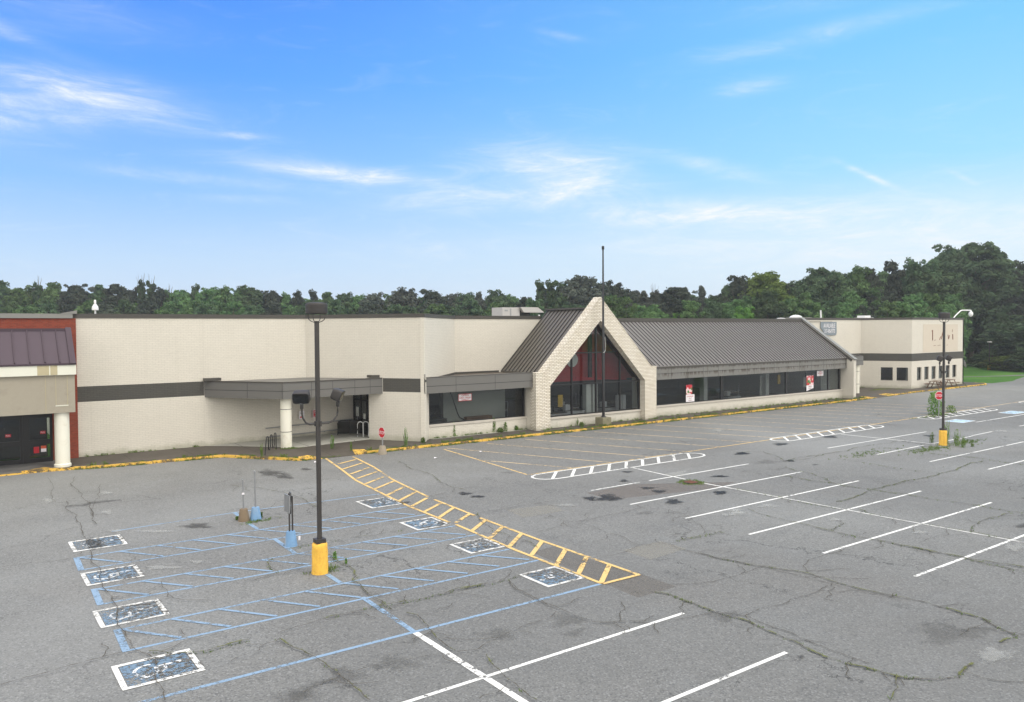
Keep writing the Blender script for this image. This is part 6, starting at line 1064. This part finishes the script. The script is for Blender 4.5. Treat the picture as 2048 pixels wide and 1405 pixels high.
# a dense understorey of the wood that reads as one dark mass
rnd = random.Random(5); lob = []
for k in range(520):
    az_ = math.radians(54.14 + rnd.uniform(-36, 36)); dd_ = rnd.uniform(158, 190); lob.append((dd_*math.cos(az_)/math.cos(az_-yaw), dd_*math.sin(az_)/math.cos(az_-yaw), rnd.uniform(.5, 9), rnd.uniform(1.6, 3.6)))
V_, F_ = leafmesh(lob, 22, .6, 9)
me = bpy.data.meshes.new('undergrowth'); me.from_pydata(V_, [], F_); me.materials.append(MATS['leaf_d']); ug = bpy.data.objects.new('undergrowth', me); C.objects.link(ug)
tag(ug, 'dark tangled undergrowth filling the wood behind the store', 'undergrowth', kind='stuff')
# weeds
def blades(B, x, y, z, h, n, spread, lean=.35, wd=.012, rnd=random):
    for _ in range(n):
        a = rnd.uniform(0, 6.28); l_ = rnd.uniform(.1, 1)*lean*h; hh = h*rnd.uniform(.45, 1); ox, oy = rnd.gauss(0, spread), rnd.gauss(0, spread)
        tx_, ty_ = -math.sin(a)*wd, math.cos(a)*wd; m_ = (x+ox+math.cos(a)*l_*.35, y+oy+math.sin(a)*l_*.35, z+hh*.6); e_ = (x+ox+math.cos(a)*l_, y+oy+math.sin(a)*l_, z+hh)
        B.quad((x+ox-tx_, y+oy-ty_, z), (x+ox+tx_, y+oy+ty_, z), (m_[0]+tx_*.8, m_[1]+ty_*.8, m_[2]), e_, (m_[0]-tx_*.8, m_[1]-ty_*.8, m_[2]))
def leafy(B, x, y, z, h, r, n, size, rnd=random, column=False):
    for _ in range(n):
        f = rnd.random(); a = rnd.uniform(0, 6.28); rr = r*(rnd.random()**.5)*((1-.6*f) if column else math.sqrt(max(.05, 1-(f*1.2-.35)**2)))
        p = Vector((x+math.cos(a)*rr, y+math.sin(a)*rr, z+h*f)); nr = Vector((rnd.gauss(0, 1), rnd.gauss(0, 1), rnd.gauss(.7, 1))).normalized(); u_ = nr.cross(Vector((rnd.gauss(0, 1), rnd.gauss(0, 1), .3))).normalized(); v_ = nr.cross(u_); s = size*rnd.uniform(.6, 1.3)
        B.quad(p-u_*s, p+v_*s*.45, p+u_*s, p-v_*s*.45)
for x, y, z, h, wd_, kind, lab in WEEDS:
    t_ = thing('weed', lab, 'weed', (x, y, z), 'weeds in the pavement and the lot'); B = MB(); st_ = MB()
    if kind == 0:
        blades(B, x, y, z, h, int(8+22*wd_), wd_*.16, .22, .006); leafy(B, x, y, z+h*.05, h*.85, wd_*.36, int(60+110*wd_*h), .038)
        st_.tube([(x, y, z), (x+.02, y, z+h*.8)], [.008, .003], 4)
    elif kind == 1:
        leafy(B, x, y, z, h, wd_*.5, int(160+260*h*wd_), .045+.03*h)
        for _ in range(5): st_.tube([(x, y, z), (x+random.uniform(-.3, .3)*wd_, y+random.uniform(-.3, .3)*wd_, z+h*.8)], [.01, .004], 4)
    else:
        leafy(B, x, y-.05, z+.05, h, wd_*.7, int(90+110*h), .06, column=True); st_.tube([(x, y, z), (x+.03, y, z+h*.5), (x-.02, y, z+h)], [.009, .006, .003], 4)
    for nm_, b_, m_ in (('leaves', B, 'leaf_weed'), ('stem', st_, 'leaf_weed')):
        b_.build(nm_, m_, t_, flip=True)
# kerb grass and tufts in the cracks: uncountable
rnd = random.Random(11); kg = MB()
for pts_, dens in ((K0[2:], 14), ([(14.8, 39.72), (16.2, 39.6)], 5), (K1, 26), ([(70.6, 40.1), (77, 40.5)], 4), (K2[:3], 4)):
    for (x0, y0), (x1, y1) in zip(pts_, pts_[1:]):
        L = math.hypot(x1-x0, y1-y0)
        for _ in range(int(L*dens)):
            f = rnd.random()
            if math.sin(f*L*1.7 + x0)*.5 + rnd.random() < .35: continue
            x, y = x0+(x1-x0)*f, y0+(y1-y0)*f; inside = rnd.random() < .4
            h = rnd.choice([.05, .06, .08, .1, .12, .25 if inside else .1]); blades(kg, x, y+(.19 if inside else -.04), .13 if inside else 0, h, 9, .07, .8, .012, rnd); leafy(kg, x, y+(.2 if inside else -.05), .13 if inside else 0, h*.6, .12, 9, .035, rnd)
for x0, x1, y, n_ in ((42.8, 68.4, 41.3, 110), (32.7, 41.5, 41.05, 24), (24, 31.3, 41.75, 40), (5.6, 12, 47.4, 26), (78, 84, 47.2, 20), (31.5, 32.5, 40.6, 8), (41.6, 42.7, 40.6, 12)):
    for _ in range(n_):
        x = rnd.uniform(x0, x1); h = rnd.uniform(.05, .2); blades(kg, x, y, .13, h, 6, .05, .5, .01, rnd); leafy(kg, x, y, .13, h*.7, .09, 8, .03, rnd)
for x, y, z, h in tufts: blades(kg, x, y, z, h, 4, .03, 1.0, .008, rnd)
for cx, cy, sx_, sy_, n_ in ((44.5, 21.5, 2.6, .6, 200), (48.5, 21.5, 2.0, .5, 140), (61, 29.3, 2.4, .3, 130), (8.7, 21.1, .5, .3, 40), (40, 22.9, 2.5, .5, 70), (15.6, 43.4, .5, .25, 60), (36.9, 39.7, .6, .08, 40), (12.4, 45.5, .8, 1.0, 0), (16.3, 39.75, 1.0, .15, 60), (8.9, 28.0, .4, .2, 30)):
    for _ in range(n_):
        x, y = rnd.gauss(cx, sx_*.5), rnd.gauss(cy, sy_*.5); blades(kg, x, y, .13 if y > 43 else 0, rnd.uniform(.03, .12), 5, .04, .8, .01, rnd)
o_ = kg.build('weedy_grass', 'leaf_weed', flip=True); tag(o_, 'short grass and moss tufts along the kerb and in the asphalt cracks', 'grass', kind='stuff')
# litter scraps
lt = [((20.6, 35.2), 'left'), ((26.1, 37.0), 'middle')]
for i, ((x, y), s_) in enumerate([((20.8, 35.9), 'scrap of white litter on the asphalt right of the near stop sign'), ((15.2, 38.6), 'scrap of white litter on the asphalt by the ramp left of the crosswalk'), ((23.9, 36.2), 'scrap of white litter inside the yellow corner line')]):
    tag(MB().quad((x, y, .03), (x+.22, y+.03, .05), (x+.25, y+.14, .03), (x+.05, y+.12, .07)).build('litter', 'sign_white'), s_, 'litter')
# ---------------------------------------------------------------- summer haze between here and the wood
mt, t, o = newmat('haze_air'); vp_ = t.n('ShaderNodeVolumePrincipled'); vp_.inputs['Color'].default_value = (.96, .975, 1, 1); vp_.inputs['Density'].default_value = .0005; vp_.inputs['Anisotropy'].default_value = .3
t.l(vp_.outputs[0], o.inputs[1])
hz_ = MB().box(-610, 810, -610, 810, -2, 40).build('haze', 'haze_air'); tag(hz_, 'thin pale summer haze over the lot and the wood', 'haze', kind='stuff')
